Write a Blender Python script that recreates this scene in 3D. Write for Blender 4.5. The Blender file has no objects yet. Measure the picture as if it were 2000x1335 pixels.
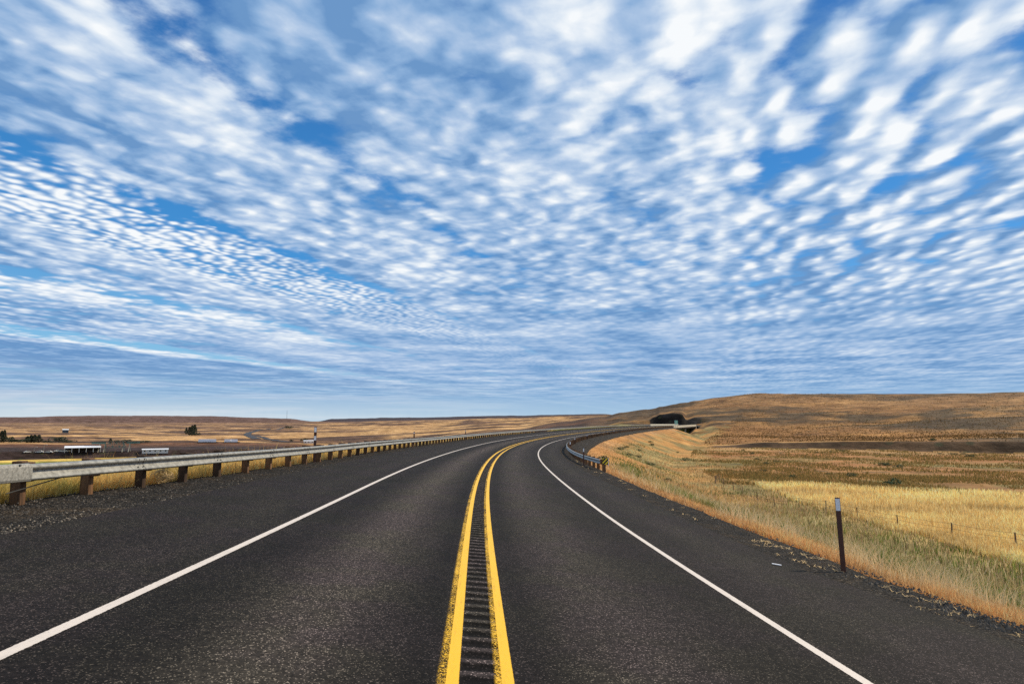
import bpy, math, random
import numpy as np
from mathutils import Vector
random.seed(7); rng = np.random.default_rng(11)
R = math.radians
sc = bpy.context.scene
col = sc.collection

# ------------------------------------------------------------------ camera
F, YH, CH = 1216.6, 823.17, 1.9094            # focal in 2000-px units, horizon row, eye height
PITCH = math.atan2(YH - 667.5, F)
cd = bpy.data.cameras.new('camera'); cam = bpy.data.objects.new('camera', cd); col.objects.link(cam)
cd.sensor_width = 36; cd.lens = 36 * F / 2000; cd.clip_start = 0.1; cd.clip_end = 40000
cam.location = (0, 0, CH); cam.rotation_euler = (math.pi/2 + PITCH, 0, 0)
sc.camera = cam
sc.cycles.use_denoising = False

# ------------------------------------------------------------------ light and exposure
SUN_AZ, SUN_EL = R(60), R(40)                 # azimuth to the right of the view direction
sc.view_settings.view_transform = 'Standard'; sc.view_settings.look = 'None'
sc.view_settings.exposure = 0.0; sc.view_settings.gamma = 1; sc.view_settings.use_curve_mapping = False
sd = bpy.data.lights.new('sun', 'SUN'); sun = bpy.data.objects.new('sun', sd); col.objects.link(sun)
sd.energy = 4.0; sd.angle = R(3.0); sd.color = (1.0, 0.86, 0.64)
dsun = Vector((math.sin(SUN_AZ)*math.cos(SUN_EL), math.cos(SUN_AZ)*math.cos(SUN_EL), math.sin(SUN_EL)))
sun.rotation_euler = dsun.to_track_quat('Z', 'Y').to_euler()

# ------------------------------------------------------------------ node helper
class NT:
    def __init__(s, tree, dim='3D'): s.dim = dim; s.t = tree; s.n = tree.nodes; s.l = tree.links
    def node(s, typ, **kw):
        n = s.n.new(typ)
        for k, v in kw.items(): setattr(n, k, v)
        return n
    def put(s, sock, v):
        if hasattr(v, 'is_linked') or isinstance(v, bpy.types.NodeSocket): s.l.new(v, sock)
        elif v is not None:
            if sock.type == 'RGBA' and not isinstance(v, (int, float)) and len(v) == 3: v = (*v, 1)
            sock.default_value = v
    def m(s, op, a, b=None, c=None, clamp=False):
        n = s.node('ShaderNodeMath', operation=op); n.use_clamp = clamp
        for i, v in enumerate((a, b, c)):
            if v is not None: s.put(n.inputs[i], v)
        return n.outputs[0]
    def noise(s, vec, scale, detail=3, rough=.5, dist=0, out='Fac', lac=2):
        n = s.node('ShaderNodeTexNoise'); n.noise_dimensions = s.dim; s.put(n.inputs['Vector'], vec)
        n.inputs['Scale'].default_value = scale; n.inputs['Detail'].default_value = detail
        n.inputs['Roughness'].default_value = rough; n.inputs['Distortion'].default_value = dist
        n.inputs['Lacunarity'].default_value = lac
        return n.outputs[out]
    def voro(s, vec, scale, feature='SMOOTH_F1', smooth=.5, rand=1, out='Distance'):
        n = s.node('ShaderNodeTexVoronoi'); n.voronoi_dimensions = s.dim; n.feature = feature; s.put(n.inputs['Vector'], vec)
        n.inputs['Scale'].default_value = scale; n.inputs['Randomness'].default_value = rand
        if 'Smoothness' in n.inputs and feature == 'SMOOTH_F1': n.inputs['Smoothness'].default_value = smooth
        return n.outputs[out]
    def mix(s, f, a, b, typ='MIX'):
        n = s.node('ShaderNodeMix', data_type='RGBA', blend_type=typ)
        s.put(n.inputs[0], f); s.put(n.inputs[6], a); s.put(n.inputs[7], b); return n.outputs[2]
    def ramp(s, x, stops, interp='LINEAR'):
        n = s.node('ShaderNodeValToRGB'); cr = n.color_ramp; cr.interpolation = interp
        while len(cr.elements) < len(stops): cr.elements.new(0.5)
        for e, (p, c) in zip(cr.elements, stops):
            e.position = p; e.color = (c, c, c, 1) if isinstance(c, (int, float)) else (*c, 1)
        s.put(n.inputs[0], x); return n.outputs[0]
    def xyz(s, x=0, y=0, z=0):
        n = s.node('ShaderNodeCombineXYZ')
        for i, v in enumerate((x, y, z)): s.put(n.inputs[i], v)
        return n.outputs[0]
    def sep(s, v):
        n = s.node('ShaderNodeSeparateXYZ'); s.put(n.inputs[0], v); return n.outputs
    def vm(s, op, a, b=None):
        n = s.node('ShaderNodeVectorMath', operation=op); s.put(n.inputs[0], a)
        if b is not None: s.put(n.inputs[1], b)
        return n.outputs[0]
    def smooth(s, x, a, b):
        n = s.node('ShaderNodeMapRange', interpolation_type='SMOOTHSTEP'); s.put(n.inputs[0], x)
        n.inputs[1].default_value = a; n.inputs[2].default_value = b; return n.outputs[0]

# ------------------------------------------------------------------ world: clear sky and a layer of altocumulus streets
def build_world():
    w = bpy.data.worlds.new('World'); sc.world = w; w.use_nodes = True
    t = NT(w.node_tree, '2D'); w.node_tree.nodes.clear()
    ST = 0.1
    out = t.node('ShaderNodeOutputWorld'); bg = t.node('ShaderNodeBackground'); bg.inputs[1].default_value = ST
    t.l.new(bg.outputs[0], out.inputs[0])
    sky = t.node('ShaderNodeTexSky', sky_type='NISHITA'); sky.sun_disc = False
    sky.sun_elevation = SUN_EL; sky.sun_rotation = SUN_AZ; sky.altitude = 400; sky.air_density = 1.0; sky.dust_density = 0.6; sky.ozone_density = 2.5
    tc = t.node('ShaderNodeTexCoord'); d = tc.outputs['Generated']
    dx, dy, dz = t.sep(d)
    dzc = t.m('MAXIMUM', dz, 0.018)
    yaw = R(17.3); s_, c_ = math.sin(yaw), math.cos(yaw)
    px = t.m('DIVIDE', dx, dzc); py = t.m('DIVIDE', dy, dzc)
    a = t.m('ADD', t.m('MULTIPLY', px, s_), t.m('MULTIPLY', py, c_))       # along the streets
    b = t.m('SUBTRACT', t.m('MULTIPLY', px, c_), t.m('MULTIPLY', py, s_))  # across them
    P = t.xyz(a, b, 0)
    # slow wander of the street edges
    Ps = t.xyz(t.m('MULTIPLY', a, .55), b, 0)
    w1 = t.noise(Ps, 2.2, 4, .55)
    wl = t.noise(t.xyz(t.m('MULTIPLY', a, .3), t.m('MULTIPLY', b, .5), 4.2), 1.1, 2, .5)
    bs = t.m('MAXIMUM', t.m('ABSOLUTE', b), .6)
    bw = t.m('ADD', b, t.m('MULTIPLY', t.m('SUBTRACT', w1, .5), t.m('MULTIPLY', bs, .13)))
    bw = t.m('ADD', bw, t.m('MULTIPLY', t.m('SUBTRACT', wl, .5), t.m('MULTIPLY', bs, .05)))
    # cover of each street (b from -16 to +4)
    LO, HI = -16.0, 4.0
    N = lambda v: (v - LO) / (HI - LO)
    tb = t.m('DIVIDE', t.m('SUBTRACT', bw, LO), HI - LO, clamp=True)
    cover = t.ramp(tb, [(N(v), c) for v, c in [(-14, .80), (-12.6, .55), (-11.5, .82), (-8.3, .86), (-7.6, .48), (-7.05, .14), (-6.7, .78), (-5.2, .86), (-4.6, .70), (-4.3, .16), (-4.0, .80),
        (-3.45, .90), (-3.1, .68), (-2.95, .70), (-2.6, .70), (-2.47, .58), (-2.36, .06), (-2.26, .84), (-2.0, 1.0), (-1.5, .92), (-1.34, .66), (-1.27, .14), (-1.21, .84), (-.9, 1.05), (-.45, 1.05),
        (-.1, .98), (.12, .88), (.24, .70), (.34, .72), (.5, .92), (3.5, .96)]])
    # the gaps close up with distance along the street
    el0 = t.m('ARCSINE', dz)
    far = t.smooth(t.m('DIVIDE', a, t.m('ADD', t.m('ABSOLUTE', b), t.m('ADD', .8, t.m('MULTIPLY', t.smooth(b, -.3, .3), 2.0)))), .75, 1.9)
    cover = t.mix(t.m('MULTIPLY', far, .60), cover, (.86, .86, .86))
    # billows: small cells on the far left (mackerel), large soft ones aloft
    wv = t.node('ShaderNodeTexNoise'); t.put(wv.inputs['Vector'], P); wv.inputs['Scale'].default_value = 3.0; wv.inputs['Detail'].default_value = 2.5
    wsc = t.vm('SCALE', t.vm('SUBTRACT', wv.outputs['Color'], (.5, .5, .5))); wsc.node.inputs['Scale'].default_value = .15
    Pw = t.vm('ADD', P, wsc)
    ax, bx, _ = t.sep(Pw)
    Pa = t.xyz(ax, t.m('MULTIPLY', bx, .9), 0)
    Pe = t.xyz(t.m('MULTIPLY', ax, .5), bx, 0)
    wisp = t.noise(P, 14, 5, .62)
    def cells(shift):
        q = t.vm('ADD', Pe, shift); qa = t.vm('ADD', Pa, shift)
        big = t.m('SUBTRACT', 1.0, t.voro(q, 6.4, 'SMOOTH_F1', .75, .9))
        small = t.m('SUBTRACT', 1.0, t.voro(qa, 6.2, 'SMOOTH_F1', .9, .95))
        tiny = t.m('SUBTRACT', 1.0, t.voro(qa, 15.0, 'SMOOTH_F1', .45, .85))
        n = t.noise(qa, 2.4, 6, .54)
        return big, small, tiny, n
    big, small, tiny, n1 = cells((0, 0, 0)); big2, small2, tiny2, n2 = cells((.012, .040, 0))
    mackerel = t.m('SUBTRACT', 1, t.smooth(b, -2.6, -2.2))
    mk = t.m('MULTIPLY', mackerel, t.smooth(b, -3.5, -3.0))
    soft = t.m('MULTIPLY', t.smooth(b, -2.3, -1.3), t.m('SUBTRACT', 1, t.smooth(b, -.5, .1)))
    right = t.smooth(b, -.15, .35)
    def lump(bg_, sm_, ti_, n_):
        ln = t.m('MULTIPLY', t.m('SUBTRACT', n_, .5), t.m('SUBTRACT', 1.25, t.m('MULTIPLY', right, .45)))
        lb = t.m('MULTIPLY', t.m('SUBTRACT', bg_, .66), t.m('ADD', .25, t.m('MULTIPLY', right, 1.35)))
        ls = t.m('MULTIPLY', t.m('SUBTRACT', sm_, .66), t.m('SUBTRACT', t.m('SUBTRACT', .86, t.m('MULTIPLY', right, .55)), t.m('MULTIPLY', mk, .45)))
        lt = t.m('MULTIPLY', t.m('SUBTRACT', ti_, .62), t.m('ADD', .16, t.m('MULTIPLY', mk, .66)))
        return t.m('ADD', t.m('ADD', ln, lt), t.m('ADD', lb, ls))
    L1 = lump(big, small, tiny, n1); L2 = lump(big2, small2, tiny2, n2)
    lod = t.m('MULTIPLY', t.m('SUBTRACT', 1.0, t.m('MULTIPLY', t.smooth(a, 2.2, 8.0), .80)), t.smooth(dz, .02, .06))
    fn = t.noise(t.xyz(t.m('MULTIPLY', a, .8), t.m('MULTIPLY', b, .8), 0), 1.05, 5, .62)
    fn = t.m('MULTIPLY', t.m('MULTIPLY', t.m('SUBTRACT', fn, .5), t.smooth(a, 1.8, 5.0)), t.smooth(dz, .02, .05))
    th = t.m('ADD', t.m('ADD', cover, t.m('MULTIPLY', L1, lod)), t.m('MULTIPLY', fn, 1.1))
    th = t.m('ADD', th, t.m('MULTIPLY', t.m('MULTIPLY', t.m('SUBTRACT', wisp, .5), lod), .55))
    dens = t.smooth(th, .10, .70)
    # light side / shaded side of each billow, thick parts greyer
    rel = t.m('MULTIPLY', t.m('MULTIPLY', t.m('SUBTRACT', L1, L2), 1.25), lod)
    tone = t.ramp(tb, [(N(v), c) for v, c in [(-14, .20), (-11.5, .02), (-8.0, .02), (-7.5, 1.0), (-6.7, .30), (-5.6, .50), (-4.6, .95), (-4.1, .22), (-3.6, .55), (-3.15, .80), (-2.5, .74),
        (-2.28, .34), (-1.9, .44), (-1.45, .60), (-1.2, .34), (-.95, .36), (-.6, .42), (-.36, .92), (-.08, 1.0), (.25, .58), (.8, .52), (1.6, .54), (3.2, .48)]])
    tone = t.mix(t.m('MULTIPLY', far, .8), tone, t.mix(t.smooth(el0, R(6), R(20)), (.24, .24, .24), (.50, .50, .50)))
    wt = t.m('ADD', t.m('ADD', tone, rel), t.m('MULTIPLY', t.m('SUBTRACT', t.noise(Ps, 1.9, 5, .55), .5), t.m('ADD', .4, t.m('MULTIPLY', lod, .8))))
    wt = t.m('ADD', wt, t.m('MULTIPLY', t.m('MULTIPLY', L1, lod), .80))
    wt = t.m('ADD', wt, t.m('MULTIPLY', fn, 1.9))
    wt = t.m('ADD', t.m('MULTIPLY', wt, .66), .075)
    wt = t.m('ADD', wt, t.m('MULTIPLY', t.m('MULTIPLY', t.m('SUBTRACT', t.noise(t.xyz(t.m('MULTIPLY', a, .5), b, 0), 6.5, 5, .6), .5), lod), .42))
    k = 1 / ST
    cloud = t.ramp(wt, [(0, (.15, .31, .58)), (.20, (.26, .43, .69)), (.44, (.44, .58, .79)), (.68, (.70, .79, .90)), (.92, (.93, .96, .985))])
    # clear blue, deeper aloft
    el = t.m('ARCSINE', dz)
    deep = t.ramp(t.m('DIVIDE', el, R(38), clamp=True), [(0, (.62, .78, .84)), (.06, (.46, .70, .85)), (.16, (.27, .60, .86)), (.38, (.06, .33, .74)), (.8, (.035, .19, .52)), (1, (.036, .16, .47))])
    azc = t.smooth(t.m('DIVIDE', dx, t.m('MAXIMUM', dy, .05)), -.9, .5)
    skyc = t.mix(.72, t.vm('MULTIPLY', sky.outputs[0], (.34*ST, .62*ST, 1.0*ST)), deep)
    # horizon veil: paler towards the left, bluer towards the right
    low = t.m('SUBTRACT', 1.0, t.smooth(el, R(.5), R(5.5)))
    veil = t.mix(azc, (.40, .60, .74), (.27, .47, .70))
    colr = t.mix(dens, skyc, cloud)
    streak = t.noise(t.xyz(t.m('MULTIPLY', a, .05), t.m('MULTIPLY', b, .12), 0), 6.0, 4, .6)
    stk = t.noise(t.xyz(t.m('MULTIPLY', t.m('DIVIDE', dx, t.m('MAXIMUM', dy, .05)), 3.0), t.m('MULTIPLY', el, 95), 0), 1.0, 4, .6)
    veil = t.mix(t.m('MULTIPLY', t.smooth(stk, .42, .66), .75), veil, t.mix(azc, (.84, .86, .86), (.40, .60, .78)))
    colr = t.mix(t.m('MULTIPLY', low, .55), colr, veil)
    hz = t.m('SUBTRACT', 1.0, t.smooth(el, R(0), R(2.6)))
    colr = t.mix(t.m('MULTIPLY', hz, .6), colr, t.mix(azc, (.84, .87, .84), (.42, .62, .78)))
    # below the horizon: ground bounce
    colr = t.mix(t.smooth(dz, -.02, -.001), (.12, .08, .04), colr)
    t.put(bg.inputs[0], t.vm('SCALE', colr)); bg.inputs[0].links[0].from_node.inputs['Scale'].default_value = k
build_world()

# ------------------------------------------------------------------ mesh helpers
def mesh_obj(name, V, Fc, mat=None, parent=None, smooth=False, uv=None, colr=None):
    me = bpy.data.meshes.new(name)
    if isinstance(V, np.ndarray) and isinstance(Fc, np.ndarray):
        k = Fc.shape[1]
        me.vertices.add(len(V)); me.vertices.foreach_set('co', V.astype(np.float32).ravel())
        me.loops.add(Fc.size); me.loops.foreach_set('vertex_index', Fc.astype(np.int32).ravel())
        me.polygons.add(len(Fc)); me.polygons.foreach_set('loop_start', np.arange(0, Fc.size, k, dtype=np.int32))
        me.update(calc_edges=True)
    else:
        me.from_pydata([tuple(v) for v in V], [], [tuple(f) for f in Fc]); me.update()
    if smooth: me.polygons.foreach_set('use_smooth', [True]*len(me.polygons))
    if uv is not None:
        lay = me.uv_layers.new(name='UVMap'); vi = np.empty(len(me.loops), np.int32); me.loops.foreach_get('vertex_index', vi)
        lay.data.foreach_set('uv', np.asarray(uv, np.float32)[vi].ravel())
    if colr is not None:
        at = me.color_attributes.new('cover', 'FLOAT_COLOR', 'POINT')
        at.data.foreach_set('color', np.concatenate([colr, np.ones((len(colr), 1))], 1).astype(np.float32).ravel())
    if mat: me.materials.append(mat)
    o = bpy.data.objects.new(name, me); col.objects.link(o)
    if parent: o.parent = parent
    return o
def tag(o, label=None, cat=None, group=None, kind=None):
    for k, v in (('label', label), ('category', cat), ('group', group), ('kind', kind)):
        if v: o[k] = v
    return o
def empty(name, loc, rz, label, cat, group=None):
    o = bpy.data.objects.new(name, None); col.objects.link(o); o.location = loc; o.rotation_euler = (0, 0, rz)
    o.empty_display_size = .2
    return tag(o, label, cat, group)
def copy_tree(root, loc, rz, label, group=None, scale=None, tilt=(0, 0)):
    r = root.copy(); col.objects.link(r); r.location = loc; r.rotation_euler = (tilt[0], tilt[1], rz)
    if scale: r.scale = scale
    r['label'] = label
    if group: r['group'] = group
    for ch in list(root.children):
        c = ch.copy(); col.objects.link(c); c.parent = r
        for g in ch.children:
            e = g.copy(); col.objects.link(e); e.parent = c
    return r
class MB:
    def __init__(s): s.V = []; s.F = []
    def box(s, cx, cy, cz, sx, sy, sz, bev=0.0, taper=1.0):
        n = len(s.V); x, y, z = sx/2, sy/2, sz/2
        if bev <= 0:
            for zz, tp in ((-z, 1), (z, taper)):
                for a, b in ((-x, -y), (x, -y), (x, y), (-x, y)): s.V.append((cx+a*tp, cy+b*tp, cz+zz))
            s.F += [(n+3, n+2, n+1, n), (n+4, n+5, n+6, n+7), (n, n+1, n+5, n+4), (n+1, n+2, n+6, n+5), (n+2, n+3, n+7, n+6), (n+3, n, n+4, n+7)]
        else:
            rings = [(-z, 1-bev), (-z+bev*min(x, y), 1), (z-bev*min(x, y), 1), (z, 1-bev)]
            for zz, k in rings:
                bb = bev*min(x, y)
                for a, b in ((-x+bb, -y), (x-bb, -y), (x, -y+bb), (x, y-bb), (x-bb, y), (-x+bb, y), (-x, y-bb), (-x, -y+bb)):
                    s.V.append((cx+a*k, cy+b*k, cz+zz))
            for r in range(3):
                for i in range(8): j = (i+1) % 8; s.F.append((n+r*8+i, n+r*8+j, n+r*8+8+j, n+r*8+8+i))
            s.F.append(tuple(n+i for i in range(7, -1, -1))); s.F.append(tuple(n+24+i for i in range(8)))
        return s
    def tube(s, p0, p1, r0, r1=None, seg=6):
        r1 = r0 if r1 is None else r1; p0 = Vector(p0); p1 = Vector(p1); d = (p1-p0).normalized()
        u = d.orthogonal().normalized(); v = d.cross(u); n = len(s.V)
        for p, r in ((p0, r0), (p1, r1)):
            for i in range(seg):
                t = 2*math.pi*i/seg; q = p+u*(r*math.cos(t))+v*(r*math.sin(t)); s.V.append(tuple(q))
        for i in range(seg): j = (i+1) % seg; s.F.append((n+i, n+j, n+seg+j, n+seg+i))
        s.F.append(tuple(n+i for i in range(seg-1, -1, -1))); s.F.append(tuple(n+seg+i for i in range(seg)))
        return s
    def prism(s, pts, axis, a0, a1):
        """extrude a closed outline (list of 2-D points) along an axis ('x': points are (y,z); 'y': points are (x,z))"""
        n = len(s.V); k = len(pts)
        for a in (a0, a1):
            for p in pts: s.V.append((a, p[0], p[1]) if axis == 'x' else (p[0], a, p[1]))
        for i in range(k): j = (i+1) % k; s.F.append((n+i, n+j, n+k+j, n+k+i))
        s.F.append(tuple(n+i for i in range(k-1, -1, -1))); s.F.append(tuple(n+k+i for i in range(k)))
        return s
    def obj(s, name, mat, parent=None, smooth=False): return mesh_obj(name, s.V, s.F, mat, parent, smooth)

# ------------------------------------------------------------------ materials
def mat(name, base, rough=.8, metal=0, var=.25, scale=6, bump=0, bscale=30, streak=None):
    m = bpy.data.materials.new(name); m.use_nodes = True; t = NT(m.node_tree); p = m.node_tree.nodes['Principled BSDF']
    tc = t.node('ShaderNodeTexCoord'); v = tc.outputs['Object']
    if streak: v = t.vm('MULTIPLY', v, streak)
    n = t.noise(v, scale, 5, .6)
    lo = tuple(c*(1-var) for c in base); hi = tuple(min(1, c*(1+var)) for c in base)
    t.put(p.inputs['Base Color'], t.ramp(n, [(.3, lo), (.7, hi)])); p.inputs['Roughness'].default_value = rough; p.inputs['Metallic'].default_value = metal
    if bump:
        b = t.node('ShaderNodeBump'); b.inputs['Strength'].default_value = bump; b.inputs['Distance'].default_value = .01
        t.put(b.inputs['Height'], t.noise(v, bscale, 4, .6)); t.put(p.inputs['Normal'], b.outputs[0])
    return m
M = {}
def vary(m, lo, hi):
    t = NT(m.node_tree); p = m.node_tree.nodes['Principled BSDF']; src = p.inputs['Base Color'].links[0].from_socket
    rd = t.node('ShaderNodeObjectInfo').outputs['Random']; f = t.m('ADD', lo, t.m('MULTIPLY', rd, hi-lo)); t.put(p.inputs['Base Color'], t.vm('MULTIPLY', src, t.xyz(f, f, f)))
M['galv'] = mat('galvanised_steel', (.27, .265, .24), .5, .25, .4, 9, .3, 40)
M['galv_dark'] = mat('weathered_steel', (.30, .29, .26), .75, .15, .45, 22, .5, 50)
M['timber'] = mat('treated_timber', (.12, .058, .024), .9, 0, .65, 3.0, .8, 9, (8, 8, .6))
vary(M['timber'], .35, 1.5)
M['brown'] = mat('brown_plastic', (.085, .030, .018), .5, 0, .25, 8)
M['white'] = mat('white_sheeting', (.86, .86, .88), .4, 0, .03, 5)
M['black'] = mat('black_paint', (.02, .02, .02), .5)
M['yellowp'] = mat('yellow_sheeting', (.85, .60, .02), .45, 0, .05)
M['concrete'] = mat('pale_concrete', (.46, .42, .33), .9, 0, .12, 2)
M['girder'] = mat('dark_girder', (.05, .05, .045), .8)
M['green'] = mat('green_sheeting', (.01, .36, .22), .4, 0, .05)
M['whitewall'] = mat('white_wall', (.60, .58, .54), .7, 0, .06, .5)
M['roof'] = mat('pale_metal_roof', (.80, .80, .82), .5, 0, .05, .3)
M['roofdark'] = mat('slate_roof', (.06, .08, .10), .7, 0, .2, .4)
M['darkwall'] = mat('dark_interior', (.05, .04, .035), .9, 0, .3, .4)
M['rust'] = mat('rusty_steel', (.10, .045, .03), .85, 0, .3, 1)
M['trussp'] = mat('grey_green_steel', (.10, .17, .15), .7, 0, .2, .5)
M['glass'] = mat('dark_glass', (.02, .025, .03), .15)
M['tyre'] = mat('tyre_rubber', (.02, .02, .02), .9)
M['bark'] = mat('bark', (.07, .05, .035), .95, 0, .3, 4)
M['leaf'] = mat('dark_conifer_leaf', (.030, .045, .022), .9, 0, .55, .5)
M['leafb'] = mat('shrub_leaf', (.055, .085, .030), .9, 0, .5, 2.5)
M['weed'] = mat('dry_weed', (.50, .34, .16), .95, 0, .3, 6)
M['rust_wire'] = mat('rusty_wire', (.09, .06, .045), .8)

def cover_mat(name, fine=True, transl=0.0):
    m = bpy.data.materials.new(name); m.use_nodes = True; t = NT(m.node_tree); p = m.node_tree.nodes['Principled BSDF']
    at = t.node('ShaderNodeAttribute', attribute_name='cover'); c = at.outputs['Color']
    p.inputs['Roughness'].default_value = .95; p.inputs['Specular IOR Level'].default_value = .15
    if fine:
        pos = t.node('ShaderNodeNewGeometry').outputs['Position']
        x, y, z = t.sep(pos)
        rr = t.m('MAXIMUM', t.m('SQRT', t.m('ADD', t.m('MULTIPLY', x, x), t.m('MULTIPLY', y, y))), 1)
        n_f = t.noise(pos, 2.2, 4, .7); n_m = t.noise(pos, .16, 6, .72); n_l = t.noise(pos, .018, 7, .68)
        nearw = t.m('SUBTRACT', 1, t.smooth(rr, 30, 140)); farw = t.smooth(rr, 250, 900)
        n_s = t.noise(t.vm('MULTIPLY', pos, (1, 1, 3)), .045, 8, .72)
        v = t.m('ADD', t.m('MULTIPLY', t.m('SUBTRACT', n_m, .5), 2.2), t.m('MULTIPLY', t.m('SUBTRACT', n_s, .5), t.m('MULTIPLY', t.smooth(rr, 180, 420), 3.4)))
        v = t.m('ADD', v, t.m('MULTIPLY', t.m('SUBTRACT', n_l, .5), t.m('ADD', .6, t.m('MULTIPLY', farw, 1.7))))
        v = t.m('ADD', v, t.m('MULTIPLY', t.m('MULTIPLY', t.m('SUBTRACT', n_f, .5), 1.8), nearw))
        g = t.m('MAXIMUM', t.m('ADD', 1.0, v), .22)
        c2 = t.vm('MULTIPLY', c, t.xyz(g, t.m('POWER', g, 1.12), t.m('POWER', g, 1.3)))
        # clumps of sage and bunch grass scattered over the dry slopes
        sp = t.voro(pos, .16, 'F1'); keep = t.noise(pos, .02, 4, .65)
        dots = t.m('MULTIPLY', t.m('SUBTRACT', 1, t.smooth(sp, .16, .34)), t.smooth(keep, .40, .55))
        wd = t.m('MULTIPLY', t.smooth(rr, 90, 160), .75)
        c2 = t.mix(t.m('MULTIPLY', dots, wd), c2, (.045, .048, .022))
        t.put(p.inputs['Base Color'], c2)
        b = t.node('ShaderNodeBump'); b.inputs['Strength'].default_value = .9; b.inputs['Distance'].default_value = 1.6
        hh = t.m('MULTIPLY', t.noise(pos, .09, 7, .7), t.smooth(rr, 90, 300)); t.put(b.inputs['Height'], hh); t.put(p.inputs['Normal'], b.outputs[0])
    else:
        t.put(p.inputs['Base Color'], c)
        if transl:
            tr = t.node('ShaderNodeBsdfTranslucent'); t.put(tr.inputs[0], c); mx = t.node('ShaderNodeMixShader'); mx.inputs[0].default_value = transl
            t.l.new(p.outputs[0], mx.inputs[1]); t.l.new(tr.outputs[0], mx.inputs[2])
            t.l.new(mx.outputs[0], m.node_tree.nodes['Material Output'].inputs[0])
    return m
M['terrain'] = cover_mat('dry_ground')
M['blade'] = cover_mat('grass_blade', False, .35)

def asphalt(rumble=False):
    m = bpy.data.materials.new('asphalt'); m.use_nodes = True; t = NT(m.node_tree); p = m.node_tree.nodes['Principled BSDF']
    uv = t.node('ShaderNodeUVMap').outputs[0]; s, o, _ = t.sep(uv)
    pos = t.node('ShaderNodeNewGeometry').outputs['Position']
    def bell(c, w):
        d = t.m('DIVIDE', t.m('SUBTRACT', o, c), w); return t.m('EXPONENT', t.m('MULTIPLY', t.m('MULTIPLY', d, d), -1))
    ow = t.m('ADD', o, t.m('MULTIPLY', t.m('SUBTRACT', t.noise(t.xyz(t.m('MULTIPLY', s, .08), 0, 0), 1, 2), .5), .3)); o_raw = o; o = ow
    lt = t.m('ADD', t.m('MULTIPLY', bell(-1.75, .60), 1.7), t.m('MULTIPLY', bell(1.5, .75), 1.0))
    lt = t.m('ADD', lt, t.m('MULTIPLY', bell(5.0, .5), .35)); lt = t.m('ADD', lt, t.m('MULTIPLY', bell(-4.5, .45), .2))
    dk = t.m('ADD', t.m('MULTIPLY', bell(-.5, .22), .42), t.m('MULTIPLY', bell(.52, .25), .42))
    dk = t.m('ADD', dk, t.m('MULTIPLY', bell(-3.0, .45), .30)); dk = t.m('ADD', dk, t.m('MULTIPLY', bell(3.2, .35), .15))
    mot = t.noise(t.xyz(t.m('MULTIPLY', s, .35), o, 0), 1.3, 5, .6)
    g = t.m('ADD', t.m('SUBTRACT', t.m('ADD', 1, lt), dk), t.m('MULTIPLY', t.m('SUBTRACT', mot, .5), 1.0))
    agg = t.noise(pos, 48, 5, .85); chip = t.voro(pos, 95, 'F1', out='Color'); cs = t.sep(chip)[0]
    chip2 = t.sep(t.voro(pos, 26, 'F1', out='Color'))[0]
    coarse = t.noise(pos, 9, 5, .8)
    spark = t.smooth(cs, .90, .98)
    lum = t.m('MULTIPLY', t.m('MULTIPLY', g, .0118), t.m('MAXIMUM', t.m('ADD', -.9, t.m('ADD', t.m('MULTIPLY', agg, 2.6), t.m('MULTIPLY', coarse, 1.2))), .12))
    lum = t.m('MULTIPLY', lum, t.m('ADD', .62, t.m('MULTIPLY', chip2, .76)))
    lum = t.m('ADD', lum, t.m('MULTIPLY', spark, t.m('MULTIPLY', g, .085)))
    if rumble:      # worn ridge tops paler; slots darkened in the colour to stand for their shade
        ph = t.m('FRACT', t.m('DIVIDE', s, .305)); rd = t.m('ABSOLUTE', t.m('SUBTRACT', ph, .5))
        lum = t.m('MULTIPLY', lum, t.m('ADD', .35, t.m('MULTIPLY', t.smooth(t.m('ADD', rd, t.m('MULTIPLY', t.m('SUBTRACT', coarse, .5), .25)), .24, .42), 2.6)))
    hue = t.noise(pos, .5, 3, .6)
    tint = t.mix(t.smooth(hue, .4, .6), (1.30, 1.0, .93), (1.24, 1.04, .80))
    t.put(p.inputs['Base Color'], t.vm('MULTIPLY', t.xyz(lum, lum, lum), tint)); p.inputs['Roughness'].default_value = .85
    p.inputs['Specular IOR Level'].default_value = .10
    b = t.node('ShaderNodeBump'); b.inputs['Strength'].default_value = .7; b.inputs['Distance'].default_value = .006
    t.put(b.inputs['Height'], t.m('ADD', agg, t.m('MULTIPLY', cs, .5))); t.put(p.inputs['Normal'], b.outputs[0])
    return m
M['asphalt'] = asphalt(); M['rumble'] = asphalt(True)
def gravel():
    m = bpy.data.materials.new('gravel'); m.use_nodes = True; t = NT(m.node_tree); p = m.node_tree.nodes['Principled BSDF']
    pos = t.node('ShaderNodeNewGeometry').outputs['Position']
    c = t.sep(t.voro(pos, 34, 'F1', out='Color'))[0]; d = t.voro(pos, 34, 'F1'); n = t.noise(pos, 1.2, 5, .65)
    lum = t.m('MULTIPLY', t.m('ADD', .25, t.m('MULTIPLY', t.m('POWER', c, 3.0), 2.6)), t.m('ADD', .2, t.m('MULTIPLY', n, 1.5)))
    lum = t.m('MULTIPLY', lum, .036); p.inputs['Specular IOR Level'].default_value = .08
    t.put(p.inputs['Base Color'], t.vm('MULTIPLY', t.xyz(lum, lum, lum), t.mix(t.smooth(n, .45, .65), (1.12, .97, .82), (1.35, 1.0, .68)))); p.inputs['Roughness'].default_value = .9
    b = t.node('ShaderNodeBump'); b.inputs['Strength'].default_value = 1; b.inputs['Distance'].default_value = .03
    t.put(b.inputs['Height'], t.m('ADD', t.m('SUBTRACT', 1, d), t.m('MULTIPLY', c, .6))); t.put(p.inputs['Normal'], b.outputs[0])
    return m
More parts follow.
